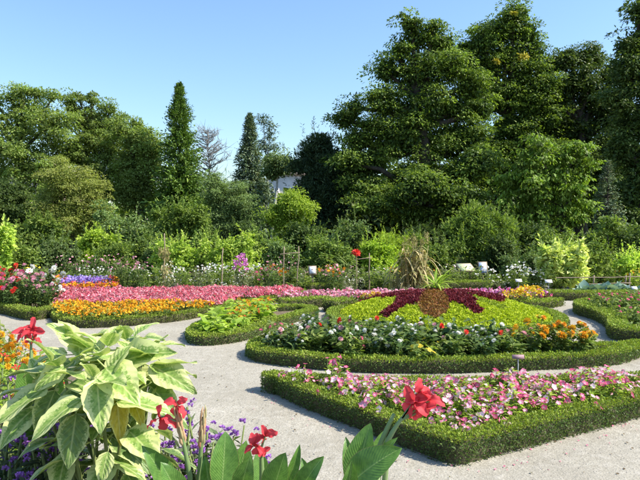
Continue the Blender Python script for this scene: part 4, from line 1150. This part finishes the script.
for px_, d, s in ((272, 16.0, 1.05), (268, 16.4, .9), (331, 15.8, 1.05), (338, 16.2, .95), (325, 16.3, .9)): cl('coral', px_, d, s)
for px_, d, s in ((299, 15.7, .9), (306, 15.9, .8)): cl('leafy', px_, d, s)
for px_, d, s in ((124, 15.9, 1.1), (131, 16.2, 1.15), (142, 16.2, 1.1), (80, 16.9, 1.1), (112, 17.6, 1.1)): cl('pinkf', px_, d, s)
for q in KP.values(): q.finish()

# mauve phlox head
ph = Pool([far_proto('phlox_plant', 'tall phlox with one dense mauve pink flower head', 'flower', None, 'herb_dk', .95, .2, 7, 18, .1, .35, ['p_mauve'], 95, .09)])
ph.put(on(241, 16.5), 0, 1.0)

# dried maize clump and green blades behind the mound
def blades(name, label, cat, px, d, hgt, rad, nbl, mat, L, wid, plume=None, droop=1.0, base_z=0.0):
    b = on(px, d); b[2] = base_z
    root = thing(name, label, cat, b)
    g = Geo(); st = Geo()
    ns = max(3, nbl // 9)
    for s in range(ns):
        a = R.uniform(0, 6.28); q = rad * math.sqrt(R.random())
        b0 = np.array([math.cos(a) * q * .5, math.sin(a) * q * .5, 0]); tp = np.array([math.cos(a) * q, math.sin(a) * q, hgt * R.uniform(.7, 1.0)])
        p = arc(b0, tp, 0, 5, .02); tube(st, p, np.linspace(.014, .006, 5), 5, 0, R.random())
        for k in range(9):
            f = R.uniform(.05, .95); s0 = b0 + (tp - b0) * f
            aa = R.uniform(0, 6.28); l = L * R.uniform(.6, 1.2); m = 7
            t = np.linspace(0, 1, m)
            up = R.uniform(.3, 1.0)
            c = s0 + np.stack([np.cos(aa) * l * t * .75, np.sin(aa) * l * t * .75, l * (up * t - droop * t * t * R.uniform(.7, 1.2))], 1)
            c[:, 2] = np.maximum(c[:, 2], .01)
            wv = wid * np.sin(np.pi * np.clip(t * .92 + .06, 0, 1)) ** .7
            side = np.array([-math.sin(aa), math.cos(aa), R.uniform(-.3, .3)])
            V = np.concatenate([c - side * wv[:, None] / 2, c + side * wv[:, None] / 2])
            Q = [[i, i + 1, m + i + 1, m + i] for i in range(m - 1)]
            g.add(V, Q, None, R.random(), np.tile(t, 2), 0)
    st.build('stem', M[mat if mat == 'straw' else 'stem'], root)
    g.build('foliage', M[mat], root)
    if plume:
        pl = Geo()
        for s in range(plume):
            a = R.uniform(0, 6.28); q = rad * R.random() * .8
            o = np.array([math.cos(a) * q, math.sin(a) * q, hgt * R.uniform(.8, 1.0)])
            n = 40; P = o + np.stack([R.normal(size=n) * .025, R.normal(size=n) * .025, R.uniform(0, .28, n)], 1)
            scat(pl, diamond(.3), P, R.normal(size=(n, 3)) * .4 + [0, 0, 1], R.normal(size=(n, 3)), .07)
        tag(pl.build('plume', M['straw'], root), kind='stuff')
    return root
blades('dried_maize', 'tall clump of dried straw coloured maize stalks behind the mound', 'plant', 414, 15.4, 1.35, .48, 330, 'straw', .55, .05, 9)
blades('dried_grass', 'shorter brown dry grass tuft beside the maize', 'plant', 397, 15.7, .75, .4, 130, 'straw', .45, .025)
blades('spiky_plant', 'green spiky plant with long arching leaves at the mound top', 'plant', 437.5, 12.2, .28, .07, 60, 'herb_lt', .62, .035, None, .5, .40)
blades('blade_clump', 'green arching blade leaved clump near the white label', 'plant', 340, 17.5, .8, .3, 80, 'herb', .7, .04, None, .6)

# ------------------------------------------------------------------ stake frames, rails, boards
def stick_frame(px, d, wpx, ytop, label, group=None, rail=True, posts=2):
    b = on(px, d); hgt = W(px, ytop, d)[2]; w = wpx * d / F
    root = thing('stake_frame', label, 'trellis', b, 0, group)
    for k in range(posts):
        xx = -w / 2 + w * k / max(posts - 1, 1)
        g = Geo(); tube(g, arc((xx, 0, -.05), (xx + R.uniform(-.05, .05), R.uniform(-.05, .05), hgt * R.uniform(.92, 1.06)), 0, 5, .012), np.linspace(.021, .016, 5), 6); g.build('stake', M['wood'], root, True)
    if rail:
        g = Geo(); tube(g, arc((-w / 2 - .08, -.035, hgt * .82), (w / 2 + .08, -.035, hgt * .86), 0, 4, .01), .013, 6); g.build('crossbar', M['wood'], root, True)
    return root
stick_frame(290, 16.4, 14, 246, 'rustic frame of two stakes and a crossbar behind the coral flowers')
stick_frame(363, 16.6, 12, 252, 'rustic frame of two stakes beside the small red bloom')
stick_frame(165, 17.0, 1, 236, 'single rough stake among the pale perennials', rail=False, posts=1)
stick_frame(222, 17.2, 1, 250, 'single thin stake near the mauve phlox', rail=False, posts=1)
stick_frame(550, 20, 2, 238, 'single upright post under the light green tree', rail=False, posts=1)
stick_frame(572, 20, 2, 236, 'single upright post beside the light green tree trunk', rail=False, posts=1)
# brown seed spire at the left stake
blades('seed_spire', 'tall dry brown seed spire in the back border', 'plant', 165, 16.8, 1.0, .2, 60, 'straw', .25, .03, 8)
def rail_fence():
    root = thing('bamboo_rail', 'thin bamboo rail on posts in front of the bronze perennials', 'fence', on(610, 15.6))
    o = on(610, 15.6)
    for px_, d in ((594, 15.6), (626, 15.6), (630, 16.4)):
        p = on(px_, d) - o; g = Geo(); tube(g, [p + [0, 0, -.03], p + [0, 0, .25], p + [.01, 0, .52]], .02, 6); g.build('post', M['wood'], root, True)
    for a, b, z in ((556, 650, .47), (578, 632, .3)):
        g = Geo(); tube(g, arc(on(a, 15.55) - o + [0, 0, z - .01], on(b, 15.55) - o + [0, 0, z + .02], 0, 6, .006), .014, 6); g.build('rail', M['wood'], root, True)
rail_fence()
def board(px, d, ytop, w, hz, label, mat, legs=2, lean=.9, rz=0.0):
    b = on(px, d); hgt = W(px, ytop, d)[2]
    root = thing('lectern_sign', label, 'sign', b, rz)
    for k in range(legs):
        xx = (k - (legs - 1) / 2) * w * .6
        g = Geo(); box(g, (xx - .025, -.02, -.03), (xx + .025, .02, hgt - hz * .35 * math.cos(lean))); g.build('leg', M['wood'], root)
    Mx = Matrix.Translation((0, 0, hgt - hz / 2 * math.cos(lean))) @ Matrix.Rotation(-lean, 4, 'X')
    g = Geo(); box(g, (-w / 2, -.012, -hz / 2), (w / 2, .012, hz / 2), 0, Mx); pn = g.build('panel', M['wood'], root)
    g = Geo(); box(g, (-w / 2 + .03, -.018, -hz / 2 + .03), (w / 2 - .03, -.013, hz / 2 - .03), 0, Mx); g.build('printed_sheet', M[mat], pn)
    return root
M['sheet_green'] = plain('printed_sheet_green', (.55, .62, .3), (.68, .72, .42), 14, .4, 0)
M['sheet_blue'] = plain('printed_sheet_blue', (.42, .5, .62), (.55, .62, .72), 14, .4, 0)
M['sheet_white'] = plain('printed_sheet_white', (.68, .72, .78), (.78, .8, .84), 14, .4, 0)
board(466, 17.8, 264, .5, .42, 'sloping pale green information board on wooden legs', 'sheet_green', 2, 1.05, .25)
board(483, 18.2, 262, .28, .4, 'small pale blue information board beside the pale green one', 'sheet_blue', 1, .5, -.1)
board(312.5, 16.6, 266, .23, .26, 'small white label board on a post beside the coral flowers', 'sheet_white', 1, .45, .1)
# white plant labels
M['p_lab'] = plain('white_label', (.75, .72, .72), (.82, .8, .8), 20, .4, 0)
plant_tag(519, 15.2, .42, 'small white plant label near the cream variegated bush', .16, .09, 'p_lab', .8)
plant_tag(549, 15.2, .4, 'white plant label in front of the cream variegated bush', .18, .1, 'p_lab', .8)
plant_tag(635, 13.0, .45, 'small pale plant label above the low roses', .12, .08, 'p_lab', .8)
# red disc shaped bloom by the stake frame
dp = Pool([plant_proto('red_dahlia', 'tall stem with a single bright red bloom by the stake frame', 'flower', None, 'herb_dk', 1.15, .12, 1, 16, .1, .4, [('p_red', 1.0)], 1, None, .13, 'pompon')])
dp.put(on(356, 16.5), 0, 1.0)

# cabbages
def cabbage():
    root = thing('cabbage_plant', 'blue green cabbage in the row behind the straight hedge', 'plant', group='cabbages behind the straight hedge')
    g = Geo(); n = 26; a = R.uniform(0, 6.28, n); el = R.uniform(.15, 1.3, n)
    T = np.stack([np.cos(a) * np.cos(el), np.sin(a) * np.cos(el), np.sin(el)], 1)
    Nn = np.stack([-np.cos(a) * np.sin(el), -np.sin(a) * np.sin(el), np.cos(el)], 1)
    scat(g, leaf8(.75, .12, -.12), T * .03, T, Nn, .27 * R.uniform(.7, 1.15, n)); g.build('leaves', M['cabbage'], root)
    st = Geo(); tube(st, [(0, 0, -.02), (0, 0, .03), (0, 0, .06)], .02, 6); st.build('stem', M['stem'], root)
    return root
cb = Pool([cabbage(), cabbage()])
for px_ in np.arange(584, 645, 7.5): cb.put((*on(px_ + R.uniform(-1, 1), 15.0)[:2], .03), None, R.uniform(1.15, 1.5))
# young sapling in the shade at right
lobed('sapling', 'thin sapling with sparse leaves in the shade beside the spruce', 'tree', [(607, 222, 8, 5), (613, 228, 6, 5), (602, 232, 6, 4)], 20.5, on(609, 20.5), 'shrub', .12, 26, 26, .2, .5, .03, inner=0)

# ------------------------------------------------------------------ pebbles and crumbs lying on the path
oc = (np.array([[1, 0, 0], [-1, 0, 0], [0, 1, 0], [0, -1, 0], [0, 0, .7], [0, 0, -.4]], float) * .5, None, np.array([[0, 2, 4], [2, 1, 4], [1, 3, 4], [3, 0, 4], [2, 0, 5], [1, 2, 5], [3, 1, 5], [0, 3, 5]]))
n = 6500
P = np.stack([R.uniform(-5.2, 5.2, n), 3.6 + 7.0 * R.random(n) ** 1.6, np.zeros(n)], 1)
ok = np.ones(n, bool)
for Bp in (B1, B2, B3): ok &= ~inpoly(P[:, 0], P[:, 1], Bp)
P = P[ok]; n = len(P); P[:, 2] = .004
g = Geo()
scat(g, oc, P, np.stack([R.normal(size=n), R.normal(size=n), np.zeros(n)], 1), np.tile([0, 0, 1.0], (n, 1)) + R.normal(size=(n, 3)) * .2, R.uniform(.004, .010, n))
tag(g.build('pebbles', M['pebble']), 'fine pale pebbles strewn over the gravel path', 'gravel', kind='stuff')

# ------------------------------------------------------------------ foreground bed
me = bpy.data.meshes.new('bed_soil')
FB = [(-4.5, -.5), (.9, -.5), (1.0, 1.5), (.75, 2.6), (-.2, 3.2), (-1.2, 3.5), (-1.9, 4.2), (-2.4, 5.6), (-2.75, 7.2), (-5.0, 7.4)]
me.from_pydata([(x, y, .03) for x, y in FB], [], [list(range(len(FB)))]); me.update()
if me.polygons[0].normal.z < 0: me.flip_normals()
me.materials.append(M['soil']); tag(link('bed_soil', me), kind='structure')

def blade_mesh(name, mat, prof, nx=11, ny=6, curl=.25, fold=.25, wave=.03, wfreq=9, ruff=.0, seed=0, stalk=0.0, twist=0.0):
    """unit leaf or petal: length 1 along x, half-width prof(u); g1 along, g2 across"""
    rg = np.random.default_rng(seed)
    u = np.linspace(0, 1, nx); v = np.linspace(-1, 1, ny + 1)
    U, Vv = np.meshgrid(u, v, indexing='ij')
    wv = prof(U)
    edge = 1 + ruff * np.sin(U * 31 + rg.uniform(0, 6)) * np.abs(Vv)
    X = U.copy(); Y = Vv * wv * edge
    ph = rg.uniform(0, 6)
    Z = -curl * U ** 2 + fold * np.abs(Y) + wave * np.sin(U * wfreq + ph + Vv * 1.2) * np.abs(Vv) ** 1.5 + .03 * np.sin(U * 4 + ph)
    X = X - .5 * curl * curl * U ** 3
    tw = twist * U
    Y2 = Y * np.cos(tw) - (Z + curl * U ** 2) * np.sin(tw); Z = (Y * np.sin(tw) + (Z + curl * U ** 2) * np.cos(tw)) - curl * U ** 2
    i = np.arange(nx - 1)[:, None] * (ny + 1) + np.arange(ny)[None]
    g = Geo()
    g.add(np.stack([X, Y2, Z], -1).reshape(-1, 3), np.stack([i, i + ny + 1, i + ny + 2, i + 1], -1).reshape(-1, 4), None, rg.random(), U.reshape(-1), np.abs(Vv).reshape(-1))
    if stalk:
        m = 4; xs = np.linspace(-stalk, .03, m); p = np.stack([xs, 0 * xs, -.01 + 0 * xs], 1)
        tube(g, p, .012, 5, 0, .5)
    return g.mesh(name, mat, True)
def ovate(w): return lambda u: w * np.sin(np.pi * np.clip(u, 0, 1) ** .72) ** .9 * (1 - .25 * u) + .006
def lance(w): return lambda u: w * np.sin(np.pi * np.clip(u, 0, 1) ** .85) ** .75 + .004
def spoon(w): return lambda u: w * (np.sin(np.pi * np.clip(u * .93 + .02, 0, 1) ** 1.5)) ** .7 + .03
def orient(o, base, T, N, L, wscale=1.0):
    T = unit(T); N = np.asarray(N, float); N = unit(N - N.dot(T) * T); B = np.cross(N, T)
    Mx = Matrix(((T[0], B[0], N[0]), (T[1], B[1], N[1]), (T[2], B[2], N[2])))
    o.rotation_mode = 'QUATERNION'; o.rotation_quaternion = Mx.to_quaternion()
    o.location = tuple(base); o.scale = (L, L * wscale, L)
def put_leaf(mesh, root, base, tip, N, curl, wscale=1.0, name='leaf'):
    """place a curled blade so that it starts at base and ends at tip (world points)"""
    base, tip = np.asarray(base, float), np.asarray(tip, float)
    ch = tip - base; Lc = np.linalg.norm(ch)
    N = np.asarray(N, float); T0 = unit(ch); N0 = unit(N - N.dot(T0) * T0)
    ex = 1 - .5 * curl * curl
    sc = Lc / math.hypot(ex, curl)
    a = math.atan2(curl, ex)
    T = T0 * math.cos(a) + N0 * math.sin(a); Nn = N0 * math.cos(a) - T0 * math.sin(a)
    o = link(name, mesh, root)
    orient(o, base - np.array(root.location), T, Nn, sc, wscale)
    return o

# hero: big variegated plant
root = thing('variegated_plant', 'large shrubby plant with big cream edged drooping leaves in the front bed', 'plant', (*on(104, 2.38)[:2], .03))
VL = [(blade_mesh('leaf', M['varieg'], ovate(.30 + .02 * (k % 3)), 14, 8, c, .28, .035, 11, .05, k, .22, tw), c) for k, (c, tw) in enumerate(((.15, .2), (.3, -.25), (.45, .15), (.3, .3), (.55, -.2), (.2, 0)))]
VD = [(blade_mesh('leaf', M['varieg_dk'], ovate(.29), 14, 8, c, .25, .03, 10, .05, 20 + k, .22), c) for k, c in enumerate((.2, .35))]
VY = [(blade_mesh('leaf', M['varieg_yel'], ovate(.25), 14, 8, .25, .4, .04, 9, .05, 30, .22), .25)]
st = Geo(); org = np.array(root.location)
ros_ = [(70, 430, 2.4, 8, .18), (120, 445, 2.35, 8, .18), (45, 385, 2.45, 8, .18), (100, 410, 2.4, 9, .18), (145, 425, 2.45, 6, .16), (104, 348, 2.36, 13, .2), (62, 364, 2.28, 11, .2), (142, 360, 2.42, 11, .19), (98, 378, 2.16, 8, .19), (82, 342, 2.52, 10, .19), (128, 340, 2.56, 10, .19), (126, 402, 2.28, 6, .18), (92, 440, 2.3, 6, .18), (150, 385, 2.5, 6, .17), (110, 395, 2.5, 7, .18)]
for px_, py_, d, n, L in ros_:
    c = W(px_, py_, d)
    tube(st, arc((R.uniform(-.04, .04), R.uniform(-.04, .04), -.03), c - org, .04, 7, .015), np.linspace(.011, .006, 7), 7, 0, R.random())
    a0 = R.uniform(0, 6.28)
    for k in range(n):
        a = a0 + k * 2.39996; f = (k + .5) / n
        el = math.radians(62 - 92 * f + R.uniform(-12, 12)); Lk = L * (.55 + .55 * min(1, f * 1.6)) * R.uniform(.88, 1.12)
        h = np.array([math.cos(a), math.sin(a), 0])
        b0 = c + h * .02 - np.array([0, 0, .09 * f])
        T = h * math.cos(el) + np.array([0, 0, math.sin(el)]); N = -h * math.sin(el) + np.array([0, 0, math.cos(el)])
        me, cv = VL[int(R.integers(len(VL)))] if (f < .86 or R.random() < .5) else VD[int(R.integers(2))]
        o = link('leaf', me, root)
        orient(o, b0 + T * Lk * .2 - org, T, N + R.normal(size=3) * .18, Lk)
camdir = lambda p: unit(np.array([0, 0, CAMH]) - p)
def hand(bp, tp, d0, d1, lib, up=.5, ws=1.0, side=0.0):
    b0, t0 = W(*bp, d0), W(*tp, d1)
    me, cv = lib
    put_leaf(me, root, b0, t0, camdir(b0) * .9 + np.array([side, 0, up]), cv, ws)
hand((97, 380), (101, 435), 2.12, 2.02, VL[0], .3)
hand((104, 366), (140, 408), 2.2, 2.08, VL[5], .5)
hand((76, 414), (68, 470), 2.15, 2.1, VD[0], .1, 1.05)
hand((116, 386), (121, 447), 2.2, 2.16, VY[0], .2, .8)
hand((130, 390), (144, 430), 2.25, 2.2, VY[0], .2, .9)
hand((150, 366), (197, 393), 2.4, 2.36, VL[0], .8)
hand((80, 346), (46, 324), 2.5, 2.45, VL[5], .9)
hand((66, 366), (34, 392), 2.25, 2.2, VL[1], .6)
hand((55, 390), (36, 440), 2.25, 2.2, VD[1], .3)
hand((92, 350), (60, 338), 2.35, 2.3, VL[3], .9)
hand((120, 366), (176, 352), 2.4, 2.35, VL[2], .9)
hand((108, 452), (100, 486), 2.1, 2.05, VL[0], .3)
hand((128, 430), (160, 470), 2.2, 2.1, VL[1], .6)
st.build('stem', M['stem'], root, True)

# cannas
CLM = [(blade_mesh('leaf', M['canna'], lance(w), 16, 8, c, f, .02, 8, .012, 50 + k), c) for k, (w, c, f) in enumerate(((.2, .2, .4), (.17, .35, .6), (.22, .15, .35), (.15, .4, .8)))]
PET = [(blade_mesh('petal', M['p_canna'], spoon(w), 12, 8, c, fo, .1, wf, .1, 70 + k, 0, .5 * (k - 2)), c) for k, (w, c, fo, wf) in enumerate(((.34, .5, .5, 9), (.4, .8, .2, 13), (.24, .2, .8, 7), (.3, .65, .6, 11), (.36, .35, .1, 15)))]
def canna(px, d, label, leaves, spikes, group=None):
    b = on(px, d); b[2] = .03
    r = thing('canna_plant', label, 'flower', b)
    o = np.array(r.location); st = Geo()
    for (bp, tp, d0, d1, k, up, ws) in leaves:
        b0, t0 = W(*bp, d0), W(*tp, d1)
        me, cv = CLM[k]
        put_leaf(me, r, b0, t0, camdir(b0) * .9 + np.array([R.uniform(-.3, .3), 0, up]), cv, ws)
        tube(st, arc((R.uniform(-.02, .02), R.uniform(-.02, .02), -.03), b0 - o + unit(t0 - b0) * .03, 0, 5, .006), np.linspace(.014, .007, 5), 7, 0, R.random())
    for (base, top, d0, blooms, bud) in spikes:
        b0, t0 = W(*base, d0) - o, W(*top, d0) - o
        p = np.concatenate([arc((0, 0, -.03), b0, 0, 4), arc(b0, t0, .003, 4)[1:]])
        tube(st, p, np.linspace(.012, .0055, 7), 8, 0, R.random())
        if bud:
            g = Geo(); ax = unit(t0 - b0); nb = 16
            for q in range(nb):
                f = q / nb; a = q * 2.4
                sd = unit(np.cross(ax, [math.cos(a), math.sin(a), .3]))
                pp = b0 + (t0 - b0) * (.45 + .55 * f)
                tube(g, [pp, pp + ax * .02 + sd * .008, pp + ax * .045 + sd * .007, pp + ax * .06 + sd * .003], np.array([.003, .0055, .004, .001]) * (1.15 - .4 * f), 6, 0, R.random())
            g.build('bud_cluster', M['bud'], r, True)
        for (px_, py_, size, n) in blooms:
            c = W(px_, py_, d0) - o
            fl = link('flower', None, r); fl.location = tuple(c); fl.empty_display_size = .03
            a0 = R.uniform(0, 6)
            for q in range(n):
                a = a0 + q * 6.283 / n + R.uniform(-.3, .3); el = R.uniform(-.3, 1.2)
                sidev = np.array([math.cos(a), -.35, math.sin(a)])
                T = unit(sidev * math.cos(el) + np.array([0, -.3, .55]) * math.sin(el))
                N = unit(np.array([R.uniform(-.8, .8), -R.uniform(.3, 1.0), R.uniform(.2, 1.2)]) - sidev * .3)
                me, cv = PET[int(R.integers(5))]
                pe = link('petal', me, fl); orient(pe, (0, 0, 0), T, N, size * R.uniform(.85, 1.1))
            tube(st, arc(t0 + (b0 - t0) * .1, c, 0, 3), .004, 5, 0, .5)
    st.build('stem', M['canna_stem'], r, True)
    return r
canna(362, 1.85, 'canna with a large coral red bloom leaning over the pink bed hedge', [
    ((352, 492), (371, 423), 1.9, 1.95, 2, .2, 1.0), ((346, 486), (402, 448), 1.72, 1.68, 0, .6, 1.25), ((350, 482), (346, 437), 1.95, 2.0, 1, .2, .9), ((374, 470), (398, 437), 1.82, 1.8, 3, .8, 1.0), ((345, 500), (352, 462), 1.7, 1.66, 1, .4, 1.2), ((368, 480), (384, 430), 1.95, 1.98, 2, .2, .8)],
    [((388, 440), (402, 418), 1.85, [(413, 402, .058, 4), (428, 401, .06, 4), (424, 410, .045, 3), (419, 394, .045, 3)], False), ((380, 445), (394, 414), 1.86, [], False)])
canna(250, 2.0, 'canna with a small ragged red bloom among broad leaves over the path', [
    ((222, 492), (225, 431), 1.95, 2.0, 2, .3, 1.15), ((240, 492), (250, 456), 1.9, 1.88, 0, .5, 1.3), ((286, 486), (300, 445), 1.95, 1.95, 1, .3, .8), ((262, 495), (258, 449), 2.05, 2.1, 2, .2, 1.0),
    ((296, 498), (324, 456), 1.8, 1.78, 0, .6, 1.0), ((270, 500), (286, 452), 1.8, 1.78, 2, .5, 1.2), ((312, 498), (302, 458), 1.9, 1.92, 1, .4, 1.1), ((236, 500), (246, 440), 2.05, 2.08, 0, .2, 1.1), ((212, 500), (205, 456), 2.0, 2.0, 1, .4, 1.0)],
    [((262, 475), (261, 446), 2.0, [(255, 446, .045, 4), (265, 436, .045, 4), (262, 452, .036, 3)], False)])
canna(190, 2.1, 'canna with two budding spikes, one opening red beside the variegated plant', [
    ((176, 500), (143, 446), 2.05, 2.0, 1, .5, 1.1), ((182, 505), (160, 462), 1.95, 1.92, 0, .5, 1.2)],
    [((190, 476), (178, 416), 2.0, [(178, 405, .045, 4), (161, 417, .055, 4)], True), ((199, 478), (203, 420), 2.02, [], True)])
canna(27, 2.75, 'canna with a rosy red bloom rising behind the variegated plant', [
    ((32, 420), (22, 362), 2.75, 2.7, 2, .2, .9), ((40, 440), (52, 352), 2.8, 2.8, 2, .2, .8), ((30, 450), (12, 398), 2.7, 2.6, 0, .4, .9)],
    [((31, 370), (31, 341), 2.8, [(25, 334, .055, 4), (34, 330, .06, 4), (36, 337, .045, 3)], False)])

# purple verbena
def verbena(label, group, h, r, ns, nl):
    rt = thing('verbena_plant', label, 'flower', group=group)
    g, st, tips = herb_geo(h, r, ns, nl, .07, .22, diamond(.22), low=.05)
    st.build('stem', M['stem'], rt); g.build('foliage', M['herb_vb'], rt)
    fm = []
    for v in range(3):
        b = Geo(); n = 26
        dv = sph(n); dv[:, 2] = np.abs(dv[:, 2])
        scat(b, diamond(.75, .1, .05, .6), dv * .006, dv, R.normal(size=(n, 3)), .0125 * R.uniform(.8, 1.3, n)); fm.append(b.mesh('flower_head', M['p_purple']))
    for tp, td in tips:
        for q in range(int(R.integers(1, 4))):
            o = link('flower_head', fm[int(R.integers(3))], rt)
            face_up(o, tp + R.normal(size=3) * [.02, .02, .015], unit(np.array([0, 0, 1]) + R.normal(size=3) * .3)); o.scale = (R.uniform(.8, 1.3),) * 3
    return rt
M['crumb'] = foliage('dry_crumb', (.12, .08, .04), (.2, .14, .07), (.16, .17, .07), trans=.1, rough=.8)
M['herb_vb'] = foliage('herb_verbena', (.04, .065, .03), (.07, .1, .045), (.11, .14, .07), trans=.2, rough=.6)
vb = Pool([verbena('purple verbena clump beside the budding canna and the path', 'purple verbenas in the front bed', .9, .2, 18, 34) for k in range(3)])
for px_, d, s in ((175, 2.75, .98), (205, 2.75, 1.02), (222, 2.6, .98), (190, 2.5, .93), (150, 2.7, .98), (232, 2.7, .9)): vb.put((*on(px_, d)[:2], .03), None, s)
for px_, d, s in ((12, 2.9, 1.1), (35, 2.75, 1.05), (55, 2.65, 1.08), (-8, 2.6, 1.05), (20, 2.45, .92), (60, 2.8, 1.1), (5, 2.3, .85), (45, 2.4, .88)):
    vb.put((*on(px_, d)[:2], .03), None, s, 'purple verbena clump in the shade of the variegated plant', 'purple verbenas in the shade')
vb.put((*on(288, 2.35)[:2], .03), None, .8, 'single purple verbena behind the ragged red canna bloom', 'verbena')
vb.finish()
# dark leafy filler under the foreground plants
fil = Pool([plant_proto('leafy_bedding_plant', 'low dark leafy plant under the tall front bed flowers', 'plant', 'low leafy plants under the front bed flowers', 'herb_dk', .55, .26, 10, 22, .1, .4) for k in range(2)])
for px_, d, s in ((10, 2.2, 1), (50, 2.1, 1), (90, 1.95, 1), (140, 2.4, 1.1), (30, 2.7, 1.25), (0, 2.8, 1.3), (170, 2.3, 1), (120, 2.8, 1.1), (70, 2.9, 1.2), (210, 2.3, .95), (250, 2.3, .8), (-15, 2.4, 1.2)): fil.put((*on(px_, d)[:2], .03), None, s)
fil.finish()
# red salvias, marigolds and ferny greens at the left
sv = Pool([plant_proto('salvia_plant', 'leafy salvia with scarlet flowers behind the purple verbenas', 'flower', 'scarlet salvias at the left of the front bed', 'herb_lt', .92, .24, 14, 34, .065, .45, [('p_red', 1.0)], 14, None, .03, 'star') for k in range(2)])
for px_, d, s in ((4, 3.35, 1.0), (14, 3.5, .98), (-10, 3.4, 1.05), (30, 3.7, 1.02), (48, 3.9, .98)): sv.put((*on(px_, d)[:2], .03), None, s)
sv.finish()
mg = Pool([plant_proto('marigold_plant', 'golden orange marigold clump behind the scarlet salvias', 'flower', 'marigolds behind the salvias', 'herb_lt', .62, .26, 12, 26, .075, .3, [('p_amber', 1.0), ('p_orange', 1.0)], 14, None, .045, 'pompon') for k in range(2)])
for px_, d, s in ((2, 5.9, 1.05), (10, 5.7, 1.0), (-8, 6.0, 1.05), (20, 5.8, .95)): mg.put((*on(px_, d)[:2], .03), None, s)
mg.finish()
gf = Pool([plant_proto('ferny_plant', 'ferny light green plant between marigolds and salvias', 'plant', 'ferny greens behind the salvias', 'herb_lt', .55, .3, 14, 40, .06, .25) for k in range(2)])
for px_, d, s in ((6, 5.1, 1.05), (20, 5.2, 1.02), (32, 5.3, .95), (-8, 5.1, 1.1), (14, 4.6, .95), (30, 4.7, .9)): gf.put((*on(px_, d)[:2], .03), None, s)
gf.finish()
br = Pool([plant_proto('bronze_bedding_plant', 'rounded bronze leaved plant behind the marigolds', 'plant', 'bronze plants behind the marigolds', 'golden', .75, .24, 12, 26, .08, .4) for k in range(1)])
for px_, d in ((2, 6.7), (-10, 6.6)): br.put((*on(px_, d)[:2], .03), None, 1.0)

# ------------------------------------------------------------------ litter on the path: petals by the pink bed, dry leaf crumbs
def litter(name, label, mat, n, size, gen):
    P = gen(n); ok = np.ones(len(P), bool)
    for Bp in (B1, B2, B3, B4, B5): ok &= ~inpoly(P[:, 0], P[:, 1], Bp)
    P = P[ok]; k = len(P); g = Geo()
    scat(g, diamond(.7, .12, .1, .5), P, np.stack([R.normal(size=k), R.normal(size=k), R.normal(size=k) * .12], 1), np.tile([0, 0, 1.0], (k, 1)) + R.normal(size=(k, 3)) * .25, size * R.uniform(.6, 1.4, k))
    tag(g.build(name, M[mat]), label, 'litter', kind='stuff')
def near_edge(n):
    E = catmull(outline([(268, 391), (340, 423), (400, 447), (462, 466), (560, 440), (640, 418)])[:, :2], False, .05)
    p = E[R.integers(len(E), size=n)] + np.abs(R.normal(size=(n, 2))) * .16 * np.where(R.random((n, 1)) < .5, np.array([[-1, -1]]), np.array([[.4, -1]]))
    return np.c_[p, np.full(n, .008)]
litter('fallen_petals', 'fallen pink petals lying on the gravel by the sharp cornered hedge', 'p_rose', 110, .02, near_edge)
litter('dry_leaf_crumbs', 'dry brown leaf crumbs scattered over the gravel path', 'crumb', 900, .022, lambda n: np.stack([R.uniform(-5, 5, n), 3.8 + 8 * R.random(n) ** 1.3, np.full(n, .008)], 1))
